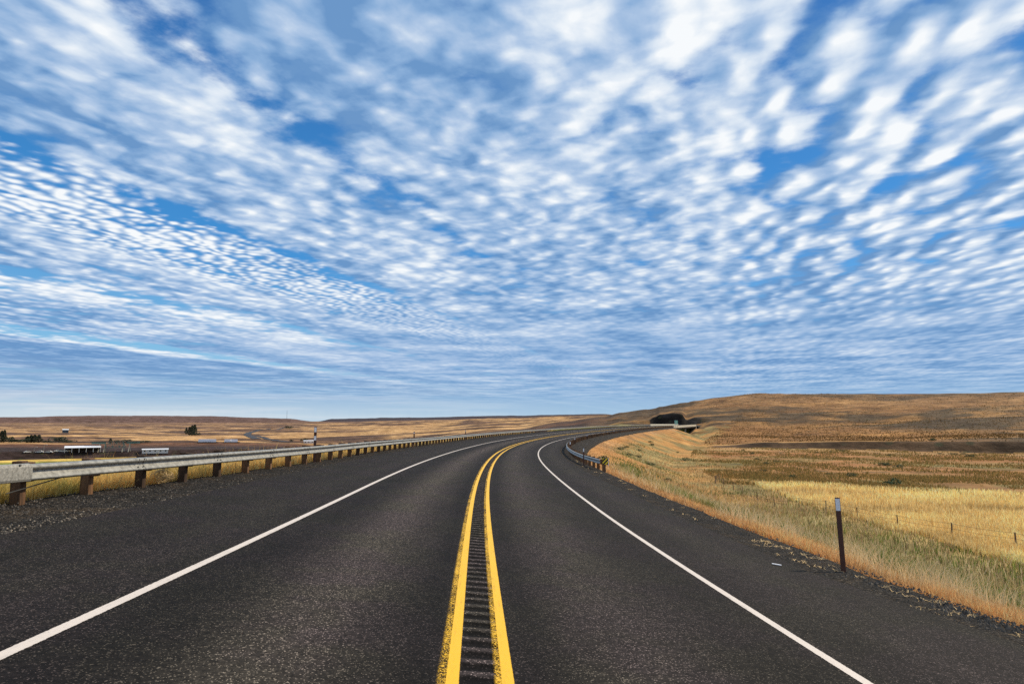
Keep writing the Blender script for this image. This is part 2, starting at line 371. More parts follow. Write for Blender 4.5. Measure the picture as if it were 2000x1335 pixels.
M['gravel'] = gravel()
def paint(name, c, wear, edge, half, worn_l=0.0, worn_r=0.0):
    """road paint: uv.x = metres along, uv.y = metres across the strip (0 = centre of the fresh line)"""
    m = bpy.data.materials.new(name); m.use_nodes = True; t = NT(m.node_tree); p = m.node_tree.nodes['Principled BSDF']
    uv = t.node('ShaderNodeUVMap').outputs[0]; s, o, _ = t.sep(uv)
    pos = t.node('ShaderNodeNewGeometry').outputs['Position']
    n = t.noise(pos, 55, 4, .8); nl = t.noise(pos, 1.4, 4, .65); ne = t.noise(pos, 30, 3, .7)
    d = t.m('ABSOLUTE', t.m('ADD', o, t.m('MULTIPLY', t.m('SUBTRACT', ne, .5), edge)))
    core = t.m('SUBTRACT', 1, t.smooth(d, half-.004, half+.004))
    worn = t.m('MULTIPLY', t.m('SUBTRACT', 1, t.smooth(n, wear-.05, wear)), 1)     # chipped spots
    core = t.m('MULTIPLY', core, t.m('SUBTRACT', 1, t.m('MULTIPLY', worn, t.m('ADD', .4, nl))))
    alpha = core
    if worn_l or worn_r:
        old = t.smooth(t.m('ADD', n, t.m('MULTIPLY', t.m('SUBTRACT', nl, .5), .3)), .48, .54)
        inside = t.m('MULTIPLY', t.smooth(o, -half-worn_l, -half-worn_l*.55), t.m('SUBTRACT', 1, t.smooth(o, half+worn_r*.4-.004, half+worn_r+.001)))
        alpha = t.m('MAXIMUM', core, t.m('MULTIPLY', old, inside))
    sc1 = t.noise(t.xyz(t.m('MULTIPLY', s, 1.2), t.m('MULTIPLY', o, 9), 0), 2.0, 6, .7)
    cc = t.mix(t.m('MULTIPLY', nl, .45), c, tuple(x*.72 for x in c)); cc = t.mix(t.m('MULTIPLY', t.smooth(sc1, .52, .72), .45), cc, tuple(x*.35 for x in c))
    t.put(p.inputs['Base Color'], cc); p.inputs['Roughness'].default_value = .6; t.put(p.inputs['Alpha'], alpha)
    return m
M['p_white'] = paint('white_road_paint', (.70, .61, .53), .38, .026, .058)
M['p_yell_l'] = paint('yellow_road_paint', (.90, .50, .008), .30, .012, .052, .085, 0)
M['p_yell_r'] = paint('yellow_road_paint_inner', (.90, .50, .008), .34, .012, .05, .07, 0)

# ------------------------------------------------------------------ road alignment
KS = [-40, 0, 20, 40, 60, 80, 110, 150, 200, 260, 330, 400, 470, 800]
KK = [-.0005, -.00051, .00215, .0015, .00194, .00226, .00211, .0016, .00105, .00064, .00034, .00008, .0002, .0004]
GS = [-40, 0, 20, 40, 60, 80, 110, 150, 200, 260, 330, 400, 800]
GG = [-.01, -.0337, -.0102, -.0155, -.0135, -.0085, -.0039, -.0006, .002, .0032, .0019, -.0004, .0]
DS = 0.5; S = np.arange(-40, 760, DS); I0 = int(40/DS)
_k = np.interp(S, KS, KK); TH = np.cumsum(_k)*DS; TH = TH-TH[I0]-.05612
CX = np.cumsum(np.sin(TH))*DS; CY = np.cumsum(np.cos(TH))*DS; CX = CX-CX[I0]+.04794; CY -= CY[I0]
CZ = np.cumsum(np.interp(S, GS, GG))*DS; CZ -= CZ[I0]
def esup(s): return np.interp(s, [-40, 150, 300, 440, 520], [.0899, .0899, .0839, .06, .03])
def road_pt(s, o, dz=0.0):
    s = np.asarray(s, float); x = np.interp(s, S, CX); y = np.interp(s, S, CY); z = np.interp(s, S, CZ); th = np.interp(s, S, TH)
    return np.stack([x+o*np.cos(th), y-o*np.sin(th), z-esup(s)*o+dz], -1)
def heading(s): return float(np.interp(s, S, TH))
BR0, BR1 = 412.0, 540.0
def oL(s): return np.interp(s, [-40, 5, 11, 14, 18, 22, 26, 30, 60, BR0-6, BR0, BR1], [-9.6, -9.4, -9.0, -8.85, -8.55, -8.25, -8.05, -7.95, -7.95, -7.95, -7.2, -7.2])
def oR(s): return np.interp(s, [-40, 12, 60, 95, 125, 180, 300, BR0-6, BR0, BR1], [7.8, 7.7, 7.8, 9.2, 10.0, 10.0, 9.0, 8.4, 7.0, 7.0])
def pavL(s): return np.interp(s, [-40, 12, 30, 300, BR0], [-6.5, -6.7, -6.6, -6.8, -6.8])
def pavR(s): return np.interp(s, [-40, 8, 12, 60, 300, BR0], [7.1, 6.7, 6.15, 6.1, 6.0, 6.5])

# ------------------------------------------------------------------ terrain
def zy(v, Y):                       # height that shows at image row v when seen Y metres ahead
    b = -(v-667.5)/F; return CH + Y*(math.sin(PITCH)+b*math.cos(PITCH))/(math.cos(PITCH)-b*math.sin(PITCH))
TD = [0, 40, 110, 200, 287, 293, 310, 400, 520, 640, 650, 820, 1000, 1300, 1800, 2600, 3600, 5000, 5250, 7500, 9000, 14000]
Z = lambda v: ('z', v)
LFT = [Z(-12), Z(-24), Z(-28), Z(-28), Z(-28), Z(-28), Z(-28), Z(-28), Z(-28), Z(-28)]
TT = {
 0:    LFT+[882, 864.5, 862, 856, 847, 838, 831, 826, 817, 814.3, 816, 817],
 200:  LFT+[882, 865, 862, 855, 847, 838, 830, 825, 815.5, 811.2, 814, 815],
 400:  LFT+[876, 864, 861, 854, 847, 838, 830, 825, 817, 812.3, 814, 815],
 560:  LFT+[877, 866, 863, 856, 846, 838, 830, 825, 819, 817, 819, 820],
 618:  LFT+[880, 868, 864, 856, 846, 838, 829, 824, 823, 823, 824, 824],
 650:  LFT+[881, 870, 864, 855, 845, 835, 828, 825, 823, 817.5, 818, 818],
 800:  LFT+[884, 872, 858, 848, 838, 829, 824, 821, 820, 815, 816, 816],
 1000: [Z(-8), Z(-16), Z(-24), Z(-25), Z(-25), Z(-25), Z(-25), Z(-24), Z(-22), 858, 857, 846, 838, 832, 826, 820, 817, 817, 817, 811.2, 813, 813],
 1100: [Z(-6), Z(-9), Z(-12), Z(-14), Z(-15), Z(-15), Z(-15), Z(-14), 842, 835, 834, 828, 824, 821, 818, 815, 813, 813, 813, 809.4, 811, 811],
 1180: [Z(-6), Z(-8), Z(-9), Z(-9), Z(-9), Z(-9), Z(-9), Z(-8), 835, 828, 827, 820, 815, 814, 814, 813, 812, 812, 812, 808, 810, 810],
 1215: [Z(-6), Z(-7.6), Z(-8), Z(-8.4), Z(-8.6), Z(-8.6), Z(-8.5), Z(-8.5), 830, 822, 821, 813, 806.5, 810, 812, 813, 812, 812, 812, 812, 812, 812],
 1265: [Z(-6), Z(-7.6), Z(-8), Z(-8.4), Z(-8.6), Z(-8.6), Z(-8.5), Z(-8.5), 833, 826, 820, 806, 800, 806, 812, 813, 812, 812, 812, 812, 812, 812],
 1280: [Z(-6), Z(-7.6), Z(-8), Z(-8.4), Z(-8.6), Z(-8.6), Z(-8.5), Z(-8.5), 839, 830, 812.5, 803, 797.5, 804, 812, 813, 812, 812, 812, 812, 812, 812],
 1290: [Z(-6), Z(-7.6), Z(-8), Z(-8.4), Z(-8.6), Z(-8.6), Z(-8.5), Z(-8.5), 840, 831, 807.5, 799, 795, 803, 812, 813, 812, 812, 812, 812, 812, 812],
 1320: [Z(-6), Z(-7.6), Z(-8), Z(-8.4), Z(-8.6), Z(-8.6), Z(-8.5), Z(-8.5), Z(-9), 832, 803.5, 796, 789, 800, 812, 813, 812, 812, 812, 812, 812, 812],
 1332: [Z(-6), Z(-7.6), Z(-8), Z(-8.4), Z(-8.6), Z(-8.6), Z(-8.5), Z(-8.5), Z(-8), 830, 804.5, 795, 786, 800, 812, 813, 812, 812, 812, 812, 812, 812],
 1341: [Z(-6), Z(-7.6), Z(-8), Z(-8.4), Z(-8.6), Z(-8.6), Z(-8.5), Z(-8.5), Z(-8), 829, 816, 794, 785, 800, 812, 813, 812, 812, 812, 812, 812, 812],
 1358: [Z(-6), Z(-7.6), Z(-8), Z(-8.4), Z(-8.6), Z(-8.6), Z(-8.5), Z(-8.5), 838, 827, 811.5, 792.5, 782, 800, 812, 813, 812, 812, 812, 812, 812, 812],
 1400: [Z(-6), Z(-7.6), Z(-8), Z(-8.4), Z(-8.6), Z(-8.2), 862, 847, 834, 814, 813, 789, 777, 790, 812, 813, 812, 812, 812, 812, 812, 812],
 1500: [Z(-6), Z(-7.6), Z(-8), Z(-8.4), Z(-8.6), 861, 859, 847, 832, 812, 811, 786, 771, 785, 812, 813, 812, 812, 812, 812, 812, 812],
 1700: [Z(-6), Z(-7.6), Z(-8), Z(-8.4), Z(-8.6), 858, 857, 845, 828, 809, 808, 784, 766.5, 785, 812, 813, 812, 812, 812, 812, 812, 812],
 2000: [Z(-6), Z(-7.6), Z(-8), Z(-8.4), Z(-8.6), 857, 856, 843, 826, 807, 806, 782, 764.5, 785, 812, 813, 812, 812, 812, 812, 812, 812],
}
TU = sorted(TT); TDa = np.array(TD, float)
def vnoise(x, y, seed=0):
    xi = np.floor(x).astype(np.int64); yi = np.floor(y).astype(np.int64); fx = x-xi; fy = y-yi
    fx = fx*fx*(3-2*fx); fy = fy*fy*(3-2*fy)
    def h(a, b):
        n = (a*374761393+b*668265263+seed*1442695041) & 0x7fffffff; n = ((n ^ (n >> 13))*1274126177) & 0x7fffffff
        return ((n ^ (n >> 16)) & 0xffff)/65535.0
    return (h(xi, yi)*(1-fx)+h(xi+1, yi)*fx)*(1-fy)+(h(xi, yi+1)*(1-fx)+h(xi+1, yi+1)*fx)*fy
def fbm(x, y, o=4, seed=0, g=.5):
    r = 0; a = 1; t = 0
    for i in range(o): r = r+a*vnoise(x, y, seed+i); t += a; a *= g; x = x*2.03+17; y = y*2.03+5
    return r/t
def ucol(x, y):
    th = np.arctan2(x, y); th = np.clip(th, -R(44), R(44)); return 1000+F/math.cos(PITCH)*np.tan(th)
_tab = np.zeros((len(TU), len(TD)))
for i, u in enumerate(TU):
    ph = math.atan((u-1000)/(F/math.cos(PITCH)))
    for j, d in enumerate(TD):
        e = TT[u][j]; _tab[i, j] = e[1] if isinstance(e, tuple) else zy(e, d*math.cos(ph))
def base_z(x, y):
    r = np.hypot(x, y); u = np.clip(ucol(x, y), TU[0], TU[-1])
    ui = np.clip(np.searchsorted(TU, u)-1, 0, len(TU)-2); TUa = np.array(TU, float)
    fu = (u-TUa[ui])/(TUa[ui+1]-TUa[ui]); fu = fu*fu*(3-2*fu)
    rj = np.clip(np.searchsorted(TDa, r)-1, 0, len(TD)-2); fr = np.clip((r-TDa[rj])/(TDa[rj+1]-TDa[rj]), 0, 1)
    z = (_tab[ui, rj]*(1-fr)+_tab[ui, rj+1]*fr)*(1-fu)+(_tab[ui+1, rj]*(1-fr)+_tab[ui+1, rj+1]*fr)*fu
    rgt = np.clip((u-1120)/80, 0, 1)
    # knolls and gullies
    big = fbm(x/170, y/210, 5, 3, .55)-.5
    amp_l = np.interp(r, [0, 560, 700, 1000, 3000, 5000, 5300, 9000], [0, 0, 1.5, 7, 20, 10, 10, 16])
    amp_r = np.interp(r, [0, 40, 200, 300, 420, 640, 900, 1100, 1500], [.4, .8, 1.0, 2.5, 8, 14, 13, 6, 4])
    rid = (1-np.abs(2*fbm(x/140+y/300, y/160, 4, 9)-1)); rid = rid-.75
    return z+big*(amp_l*(1-rgt)+amp_r*rgt)+rid*rgt*np.interp(r, [0, 330, 500, 950, 1050], [0, 0, 6, 7, 1])
SX, SY = CX[::4], CY[::4]; SS = S[::4]
def road_so(x, y):
    """nearest station and signed offset (+ right)"""
    s = np.full(x.shape, 1e9); o = np.full(x.shape, 1e9)
    idx = np.where((np.hypot(x, y) < 900))[0]
    for c in range(0, len(idx), 4000):
        k = idx[c:c+4000]; dx = x[k][:, None]-SX; dy = y[k][:, None]-SY; j = (dx*dx+dy*dy).argmin(1)
        th = np.interp(SS[j], S, TH); ddx = x[k]-SX[j]; ddy = y[k]-SY[j]
        al = ddx*np.sin(th)+ddy*np.cos(th); s[k] = SS[j]+al; o[k] = ddx*np.cos(th)-ddy*np.sin(th)
        endm = (j == 0) | (j == len(SX)-1) | (SS[j] > 690); kk = k[endm]; o[kk] = np.where(np.abs(al[endm]) > 4, 1e9, o[kk])
    return s, o
def terrain(x, y):
    x = np.atleast_1d(np.asarray(x, float)); y = np.atleast_1d(np.asarray(y, float))
    z = base_z(x, y); s, o = road_so(x, y); near = np.abs(o) < 140
    sc_ = np.clip(s, -40, 755); L = oL(sc_); Rr = oR(sc_)
    oc = np.clip(o, L, Rr); ez = np.interp(sc_, S, CZ)-esup(sc_)*oc-.06
    dist = np.abs(o-oc)
    slope = np.where(o > 0, .34, .50); fill = ez-slope*dist-.12*np.clip(dist, 0, 1)
    br = (sc_ > BR0-2) & (sc_ < BR1+2)
    inbr = np.clip(np.minimum(sc_-(BR0-14), (BR1+14)-sc_)/14, 0, 1)          # abutment slope
    fill = fill-60*np.clip((s-590)/20, 0, 1)
    fill = fill-inbr*30*np.where((sc_ > BR0-14) & (sc_ < BR1+14), 1, 0)
    cut = np.where(sc_ > BR1-2, ez+2.2*np.clip(dist-2, 0, 200)+60*np.clip((s-570)/20, 0, 1), ez+.6*dist)
    z2 = np.maximum(z, fill); z2 = np.where(inbr < .3, np.minimum(z2, cut), np.minimum(z2, ez-2.5+1.5*np.clip(dist-6, 0, 200)))
    z2 = np.where(inbr < .3, np.minimum(z2, ez-.34*dist*np.where(o > 0, 1, 1.4)-.42*np.clip(1-(dist-.55)/.5, 0, 1)+np.clip(dist-1.0, 0, 400)*3+80*np.clip((s-572)/12, 0, 1)), z2)
    z = np.where(near, z2, z)
    return z, s, o
def tz(x, y): return float(terrain([x], [y])[0][0])
def at(u, v, rmin=20, rmax=12000):
    """where the sight line through photo point (u, v) meets the ground, first crossing beyond rmin"""
    a = (u-1000)/F; b = -(v-667.5)/F
    D = np.array([a, math.cos(PITCH)-b*math.sin(PITCH), math.sin(PITCH)+b*math.cos(PITCH)]); hl = math.hypot(D[0], D[1])
    r = np.geomspace(rmin, rmax, 900); x = D[0]/hl*r; y = D[1]/hl*r; zr = CH+D[2]/hl*r
    g = terrain(x, y)[0]; k = np.where(zr < g)[0]; i = k[0] if len(k) else int(np.argmin(zr-g))
    return np.array([x[i], y[i], g[i]])

def ground_colour(x, y, s, o):
    r = np.hypot(x, y); u = ucol(x, y); n = len(x)
    n1 = fbm(x/9, y/9, 4, 21); n2 = fbm(x/40, y/26, 4, 31); n3 = fbm(x/150, y/110, 5, 41); n4 = fbm(x/600, y/260, 5, 51)
    C = np.zeros((n, 3))
    def mixc(C, c, w): w = np.clip(w, 0, 1)[:, None]; return C*(1-w)+np.array(c)*w
    # ---- right of the road
    Rt = np.tile([.40, .22, .075], (n, 1))
    ro = np.interp(r, TDa, np.arange(len(TD)))
    gold = (r < 118+14*(n2-.5)*4)
    Rt = np.where(gold[:, None], np.array([.60, .40, .15])*(.75+.5*n1[:, None]), Rt)
    mid = (r >= 112) & (r < 286)
    A = np.array([.34, .145, .048]); B = np.array([.19, .14, .042])
    w = np.clip((n2*.6+n1*.4-.43)*7, 0, 1); w = np.where(r < 190, np.clip(w+.35*np.clip((190-r)/60, 0, 1), 0, 1), w*.7)
    m = A*(1-w[:, None])+B*w[:, None]
    Rt = np.where((mid & ~gold)[:, None], m, Rt)
    strip = (r > 255) & (r < 286); Rt = np.where(strip[:, None], Rt*(.6)+np.array([.5, .34, .14])*.4*(.6+n2[:, None]), Rt)
    band = (r+7*(n1-.5) >= 286) & (r+8*(n2-.5) < 295); Rt = np.where(band[:, None], np.array([.085, .046, .022])*(.15+1.9*n1[:, None]**1.5+.3*n2[:, None]), Rt)  # shaded side of the railway bank, shade put into the dark brown colour
    hill = r >= 299
    h1 = np.array([.27, .125, .038]); h2 = np.array([.075, .046, .022]); h3 = np.array([.42, .20, .055])
    w = np.clip((n3-.46)*8+1.6*(n2-.5), 0, 1)[:, None]; hc = h1*(1-w)+h2*w
    w3 = np.clip((n2-.56)*6, 0, 1)[:, None]*.6; hc = hc*(1-w3)+h3*w3
    up = np.clip((r-600)/400, 0, 1)[:, None]; hc = hc*(1-up*.6)+np.array([.125, .078, .043])*up*.6*(.7+.6*n2[:, None])
    Rt = np.where(hill[:, None], hc, Rt)
    # basalt road cut and draws, shade painted in as near-black colour
    cuth = np.interp(u, [1262, 1285, 1330, 1342, 1358, 1366, 1376], [0, 12, 14, 6, 10, 8, 0]); cutm = (r > 636) & (r < 653) & (cuth > 2+3*n1); Rt = np.where(cutm[:, None], np.array([.026, .020, .016])*(.1+1.8*n1[:, None]**1.5), Rt)
    # ---- left of the road
    Lf = np.tile([.30, .17, .085], (n, 1))
    valley = r < 630; g1 = np.array([.26, .20, .04]); g2 = np.array([.55, .36, .08]); g3 = np.array([.20, .22, .035])
    w = np.clip((r-520)/60, 0, 1)[:, None]; vc = g1*(1-w)+g3*w; w = np.clip((r-585)/20, 0, 1)[:, None]; vc = vc*(1-w)+g2*w
    Lf = np.where(valley[:, None], vc*(.8+.4*n1[:, None]), Lf)
    bluff = (r >= 630) & (r < 818); bc = np.array([.055, .032, .024])*(1-w*0)+0*w
    bt = np.clip((r-700)/110, 0, 1)[:, None]; bc = np.array([.045, .028, .024])*(1-bt)+np.array([.17, .075, .035])*bt
    Lf = np.where(bluff[:, None], bc*(.6+.8*n1[:, None]), Lf)
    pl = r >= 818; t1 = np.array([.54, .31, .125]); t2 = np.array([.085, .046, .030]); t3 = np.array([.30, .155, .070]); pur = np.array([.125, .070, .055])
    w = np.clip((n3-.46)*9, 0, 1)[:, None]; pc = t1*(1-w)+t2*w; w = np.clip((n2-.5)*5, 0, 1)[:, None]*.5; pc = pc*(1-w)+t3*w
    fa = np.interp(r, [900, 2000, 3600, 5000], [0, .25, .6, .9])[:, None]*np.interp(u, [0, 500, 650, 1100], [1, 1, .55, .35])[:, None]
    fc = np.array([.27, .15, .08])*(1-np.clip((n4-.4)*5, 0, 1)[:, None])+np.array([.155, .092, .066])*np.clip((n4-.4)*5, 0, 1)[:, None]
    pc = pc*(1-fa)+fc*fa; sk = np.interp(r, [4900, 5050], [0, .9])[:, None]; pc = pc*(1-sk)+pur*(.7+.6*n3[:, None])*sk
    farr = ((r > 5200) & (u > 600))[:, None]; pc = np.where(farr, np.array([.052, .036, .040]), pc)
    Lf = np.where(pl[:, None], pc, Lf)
    wr = np.clip((u-1130)/90, 0, 1)
    side = np.where(np.abs(o) < 150, np.where(o > 0, 1.0, np.where(r < 560, 0.0, wr)), wr)[:, None]
    C = Lf*(1-side)+Rt*side
    # ---- verge of the road embankment
    d = np.clip(np.where(o > 0, o-oR(np.clip(s, -40, 755)), oL(np.clip(s, -40, 755))-o), -5, 1e3); onr = (np.abs(o) < 60)
    w = np.where(onr & (o > 0) & (s < BR1), np.clip(1-(d-25)/4, 0, 1), 0)
    vg = np.array([.36, .19, .075])*(1-np.clip((d-3)/4, 0, 1)[:, None])+np.array([.25, .19, .07])*np.clip((d-3)/4, 0, 1)[:, None]
    far_or = np.clip((s-60)/40, 0, 1)[:, None]*np.clip((n1-.4)*5, 0, 1)[:, None]; vg = vg*(1-far_or*.75)+np.array([.48, .22, .06])*far_or*.75
    C = mixc(C, (0, 0, 0), 0*w); w_ = w[:, None]; C = C*(1-w_)+vg*(.75+.5*n2[:, None])*w_
    w = np.where(onr & (o < 0) & (s < BR0), np.clip(1-(d-12)/10, 0, 1), 0)[:, None]; C = C*(1-w)+np.array([.42, .24, .06])*w*(.75+.5*n1[:, None])
    w = np.where(onr & (d < .5), 1, 0)[:, None]; w = w*(s < BR1)[:, None]; C = C*(1-w)+np.array([.05, .045, .04])*w
    return np.clip(C, 0.005, .9)

def build_terrain():
    th = np.concatenate([np.linspace(-180, -52, 40, endpoint=False), np.linspace(-52, 52, 900), np.linspace(52, 180, 41)[1:]])
    rr = np.concatenate([[0.6, 1.2, 2.0], np.geomspace(2.6, 280, 190), np.linspace(282, 300, 13), np.geomspace(304, 634, 60), np.linspace(637, 655, 13), np.geomspace(660, 4980, 150), np.linspace(5000, 5300, 14), np.geomspace(5400, 14000, 30)])
    T, RR = np.meshgrid(R(1)*th, rr, indexing='ij'); x = (np.sin(T)*RR).ravel(); y = (np.cos(T)*RR).ravel()
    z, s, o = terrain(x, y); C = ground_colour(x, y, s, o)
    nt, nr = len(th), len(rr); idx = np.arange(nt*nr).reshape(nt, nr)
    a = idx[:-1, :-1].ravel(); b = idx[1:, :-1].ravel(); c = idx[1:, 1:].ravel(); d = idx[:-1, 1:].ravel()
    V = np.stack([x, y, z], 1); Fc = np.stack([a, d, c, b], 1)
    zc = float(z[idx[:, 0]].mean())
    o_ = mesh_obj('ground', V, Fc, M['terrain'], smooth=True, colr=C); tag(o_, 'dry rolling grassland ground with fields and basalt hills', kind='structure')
build_terrain()

# ------------------------------------------------------------------ road surface, shoulders, markings
def ribbon(name, mat_, s, offs, dz, kind='structure', label=None, uvo=None, thick=0.0, zf=None):
    """s: stations; offs: list of callables or numbers (offsets)"""
    cols = [np.array([f(q) for q in s]) if callable(f) else np.full(len(s), float(f)) for f in offs]
    P = np.stack([road_pt(s, c, dz) for c in cols], 1)
    if zf is not None: P[..., 2] += zf
    ns, nc = P.shape[:2]; idx = np.arange(ns*nc).reshape(ns, nc)
    Fc = np.stack([idx[:-1, :-1].ravel(), idx[:-1, 1:].ravel(), idx[1:, 1:].ravel(), idx[1:, :-1].ravel()], 1)
    uv = np.stack([np.repeat(s, nc), (np.stack(cols, 1)-(uvo or 0)).ravel()], 1)
    o_ = mesh_obj(name, P.reshape(-1, 3), Fc, mat_, uv=uv, smooth=True)
    if kind: o_['kind'] = kind
    if label: o_['label'] = label
    return o_
s_all = np.concatenate([np.arange(-30, 60, 1.0), np.arange(60, 650, 2.0)])
def road_sheets():
    # carriageway, with the milled centre strip as its own finely cut sheet
    ribbon('road', M['asphalt'], s_all, [pavL, -5.2, -3.6, -2, -.17], 0, label='dark asphalt carriageway, outer lane')
    ribbon('road', M['asphalt'], s_all, [.17, 2, 3.6, 5.0, pavR], 0, label='dark asphalt carriageway, inner lane')
    sf = np.concatenate([np.arange(-6, 0, .1), np.arange(0, 60, .02), np.arange(60, 140, .06)]); sf = np.round(sf, 4)
    # groove profile: a shallow round-bottomed slot every 0.305 m
    ph = (sf/.305) % 1.0; g = -0.022*np.clip(np.cos((ph-.5)*2*np.pi/1.25), 0, 1)**.6
    offs = [-.17, -.155, -.1, 0, .1, .155, .17]
    zf = np.stack([np.zeros_like(g), g*.9, g, g, g, g*.9, np.zeros_like(g)], 1)
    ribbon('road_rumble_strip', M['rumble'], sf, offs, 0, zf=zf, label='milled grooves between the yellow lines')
    ribbon('road_rumble_strip', M['asphalt'], np.arange(-30, -5.9, 1), [-.17, .17], 0, label='asphalt strip between the yellow lines behind the viewpoint')
    ribbon('road_rumble_strip', M['asphalt'], np.arange(139.9, 648, 2), [-.17, .17], 0, label='asphalt strip between the far yellow lines')
    # gravel shoulders with a rounded outer edge
    n = len(s_all); e = rng.normal(0, 1, (n, 1))
    jag = lambda f, a, k: (lambda q, f=f, a=a, k=k: float(f(q))+a*(vnoise(np.array([q*.9]), np.array([k]), 5)[0]-.5))
    sg = np.concatenate([np.arange(-30, 60, .25), np.arange(60, 742, 1.0)]); sg = sg[(sg < BR0-4) | (sg > BR1+4)]
    def shoulder(sgn, pav, edge, sg):
        offs = [pav, lambda q: pav(q)+(edge(q)-pav(q))*.3, lambda q: pav(q)+(edge(q)-pav(q))*.65, lambda q: edge(q)+.15*sgn*(vnoise(np.array([q*1.3]), np.array([sgn*3.0]), 5)[0]-.5), lambda q: edge(q)+sgn*.5, lambda q: edge(q)+sgn*1.25]
        rn = fbm(np.repeat(sg, 6)*1.3, np.tile(np.arange(6)*2.1, len(sg)), 3, 77).reshape(-1, 6)-.5
        zf = np.stack([np.full(len(sg), -.02)]+[np.full(len(sg), v) for v in (-.03, -.05, -.08, -.26, -.95)], 1); zf[:, 1:4] += rn[:, 1:4]*.05
        if sgn < 0: zf[:, 3:] -= 0.0
        return offs, zf
    for a, b in ((-31, BR0-4), (BR1+4, 648)):
        q = sg[(sg >= a) & (sg <= b)]
        of, zf = shoulder(1, pavR, oR, q); ribbon('gravel_shoulder', M['gravel'], q, of, 0, zf=zf, label='dark gravel shoulder beside the inner lane')
        of, zf = shoulder(-1, pavL, oL, q); ribbon('gravel_shoulder', M['gravel'], q, of[::-1], 0, zf=zf[:, ::-1], label='dark gravel shoulder under the long guardrail')
    sm = np.concatenate([np.arange(-30, 60, .5), np.arange(60, 648, 1.5)])
    WW = 3.6; ey = .2246
    for o, m_, nm in ((-WW, 'p_white', 'white edge line of the outer lane'), (WW, 'p_white', 'white edge line of the inner lane')):
        ribbon('road_marking', M[m_], sm, [o-.075, o+.075], .004, uvo=o, label=nm)
    ribbon('road_marking', M['p_yell_l'], sm, [-ey-.16, -ey+.07], .004, uvo=-ey, label='yellow centre line nearer the outer lane')
    ribbon('road_marking', M['p_yell_r'], sm, [ey-.14, ey+.07], .004, uvo=ey, label='yellow centre line nearer the inner lane')
road_sheets()

# ------------------------------------------------------------------ guardrails
WPROF = [(.0, -.158), (.03, -.155), (.085, -.135), (.097, -.118), (.092, -.100), (.030, -.035), (.012, -.005), (.008, .035), (.015, .052), (.080, .066), (.096, .082), (.094, .108), (.075, .135), (.03, .152), (.0, .158)]
def rail_beam(name, pts, nrm, parent, mt, centre_z=.545):
    """pts: Nx3 ground points; nrm: Nx2 horizontal unit vector towards the traffic"""
    prof = [(a, b) for a, b in WPROF]+[(a-.006, b) for a, b in WPROF[::-1]]
    n = len(pts); k = len(prof); V = np.zeros((n, k, 3))
    for j, (a, b) in enumerate(prof):
        V[:, j, 0] = pts[:, 0]+nrm[:, 0]*a; V[:, j, 1] = pts[:, 1]+nrm[:, 1]*a; V[:, j, 2] = pts[:, 2]+centre_z+b
    idx = np.arange(n*k).reshape(n, k); nx = np.roll(idx, -1, 1)
    Fq = np.stack([idx[:-1].ravel(), nx[:-1].ravel(), nx[1:].ravel(), idx[1:].ravel()], 1)
    Vl = V.reshape(-1, 3)
    return mesh_obj(name, Vl, Fq, mt, parent, smooth=False)
def post_mesh():
    m = MB(); m.box(0, 0, .08, .15, .20, 1.34, .12); m.box(0, -.17, .55, .15, .145, .36, .1)     # post, and blockout towards the rail (-y)
    return m
def guardrail(name, label, srange, off, side, post_s, nparts, parent_loc):
    root = empty(name, parent_loc, 0, label, 'guardrail')
    L = np.array(parent_loc)
    P = road_pt(srange, off(srange)); th = np.interp(srange, S, TH)
    # local direction of the rail for its normal
    T = np.gradient(P[:, :2], axis=0); T /= np.linalg.norm(T, axis=1)[:, None]
    nrm = np.stack([T[:, 1], -T[:, 0]], 1)*side          # side +1: traffic to the right of the rail
    rail_beam('rail_beam', P-L, nrm, root, M['galv'])
    proto = None; rest = MB()
    for i, s in enumerate(post_s):
        o = float(off(s)); q = road_pt(s, o); k = int(np.argmin(np.abs(srange-s))); nv = nrm[k]
        rz = math.atan2(nv[1], nv[0])+math.pi/2               # local -y towards traffic
        q2 = q[:2]-nv*.255
        if i < nparts:
            if proto is None:
                ob = post_mesh().obj('post', M['timber'], root); proto = ob
            else:
                ob = proto.copy(); col.objects.link(ob); ob.parent = root
            ob.location = (q2[0]-L[0], q2[1]-L[1], q[2]-L[2]+random.uniform(-.015, .015)); ob.rotation_euler = (random.uniform(-.02, .02), random.uniform(-.03, .03), rz+random.uniform(-.06, .06))
        else:
            pm = post_mesh(); c, s_ = math.cos(rz), math.sin(rz); n0 = len(rest.V)
            for v in pm.V: rest.V.append((q2[0]-L[0]+v[0]*c-v[1]*s_, q2[1]-L[1]+v[0]*s_+v[1]*c, q[2]-L[2]+v[2]))
            rest.F += [tuple(a+n0 for a in f) for f in pm.F]
    if rest.V: r = rest.obj('far_posts', M['timber'], root); r['kind'] = 'stuff'
    return root, P, nrm
offA = lambda s: np.interp(s, [0, 11, 14, 18, 22, 26, 30, 40, BR0], [-9.2, -8.42, -8.28, -8.0, -7.7, -7.48, -7.36, -7.32, -7.32])
sA = np.concatenate([np.arange(8.2, 60, .4), np.arange(60, BR0+.1, 2.0)])
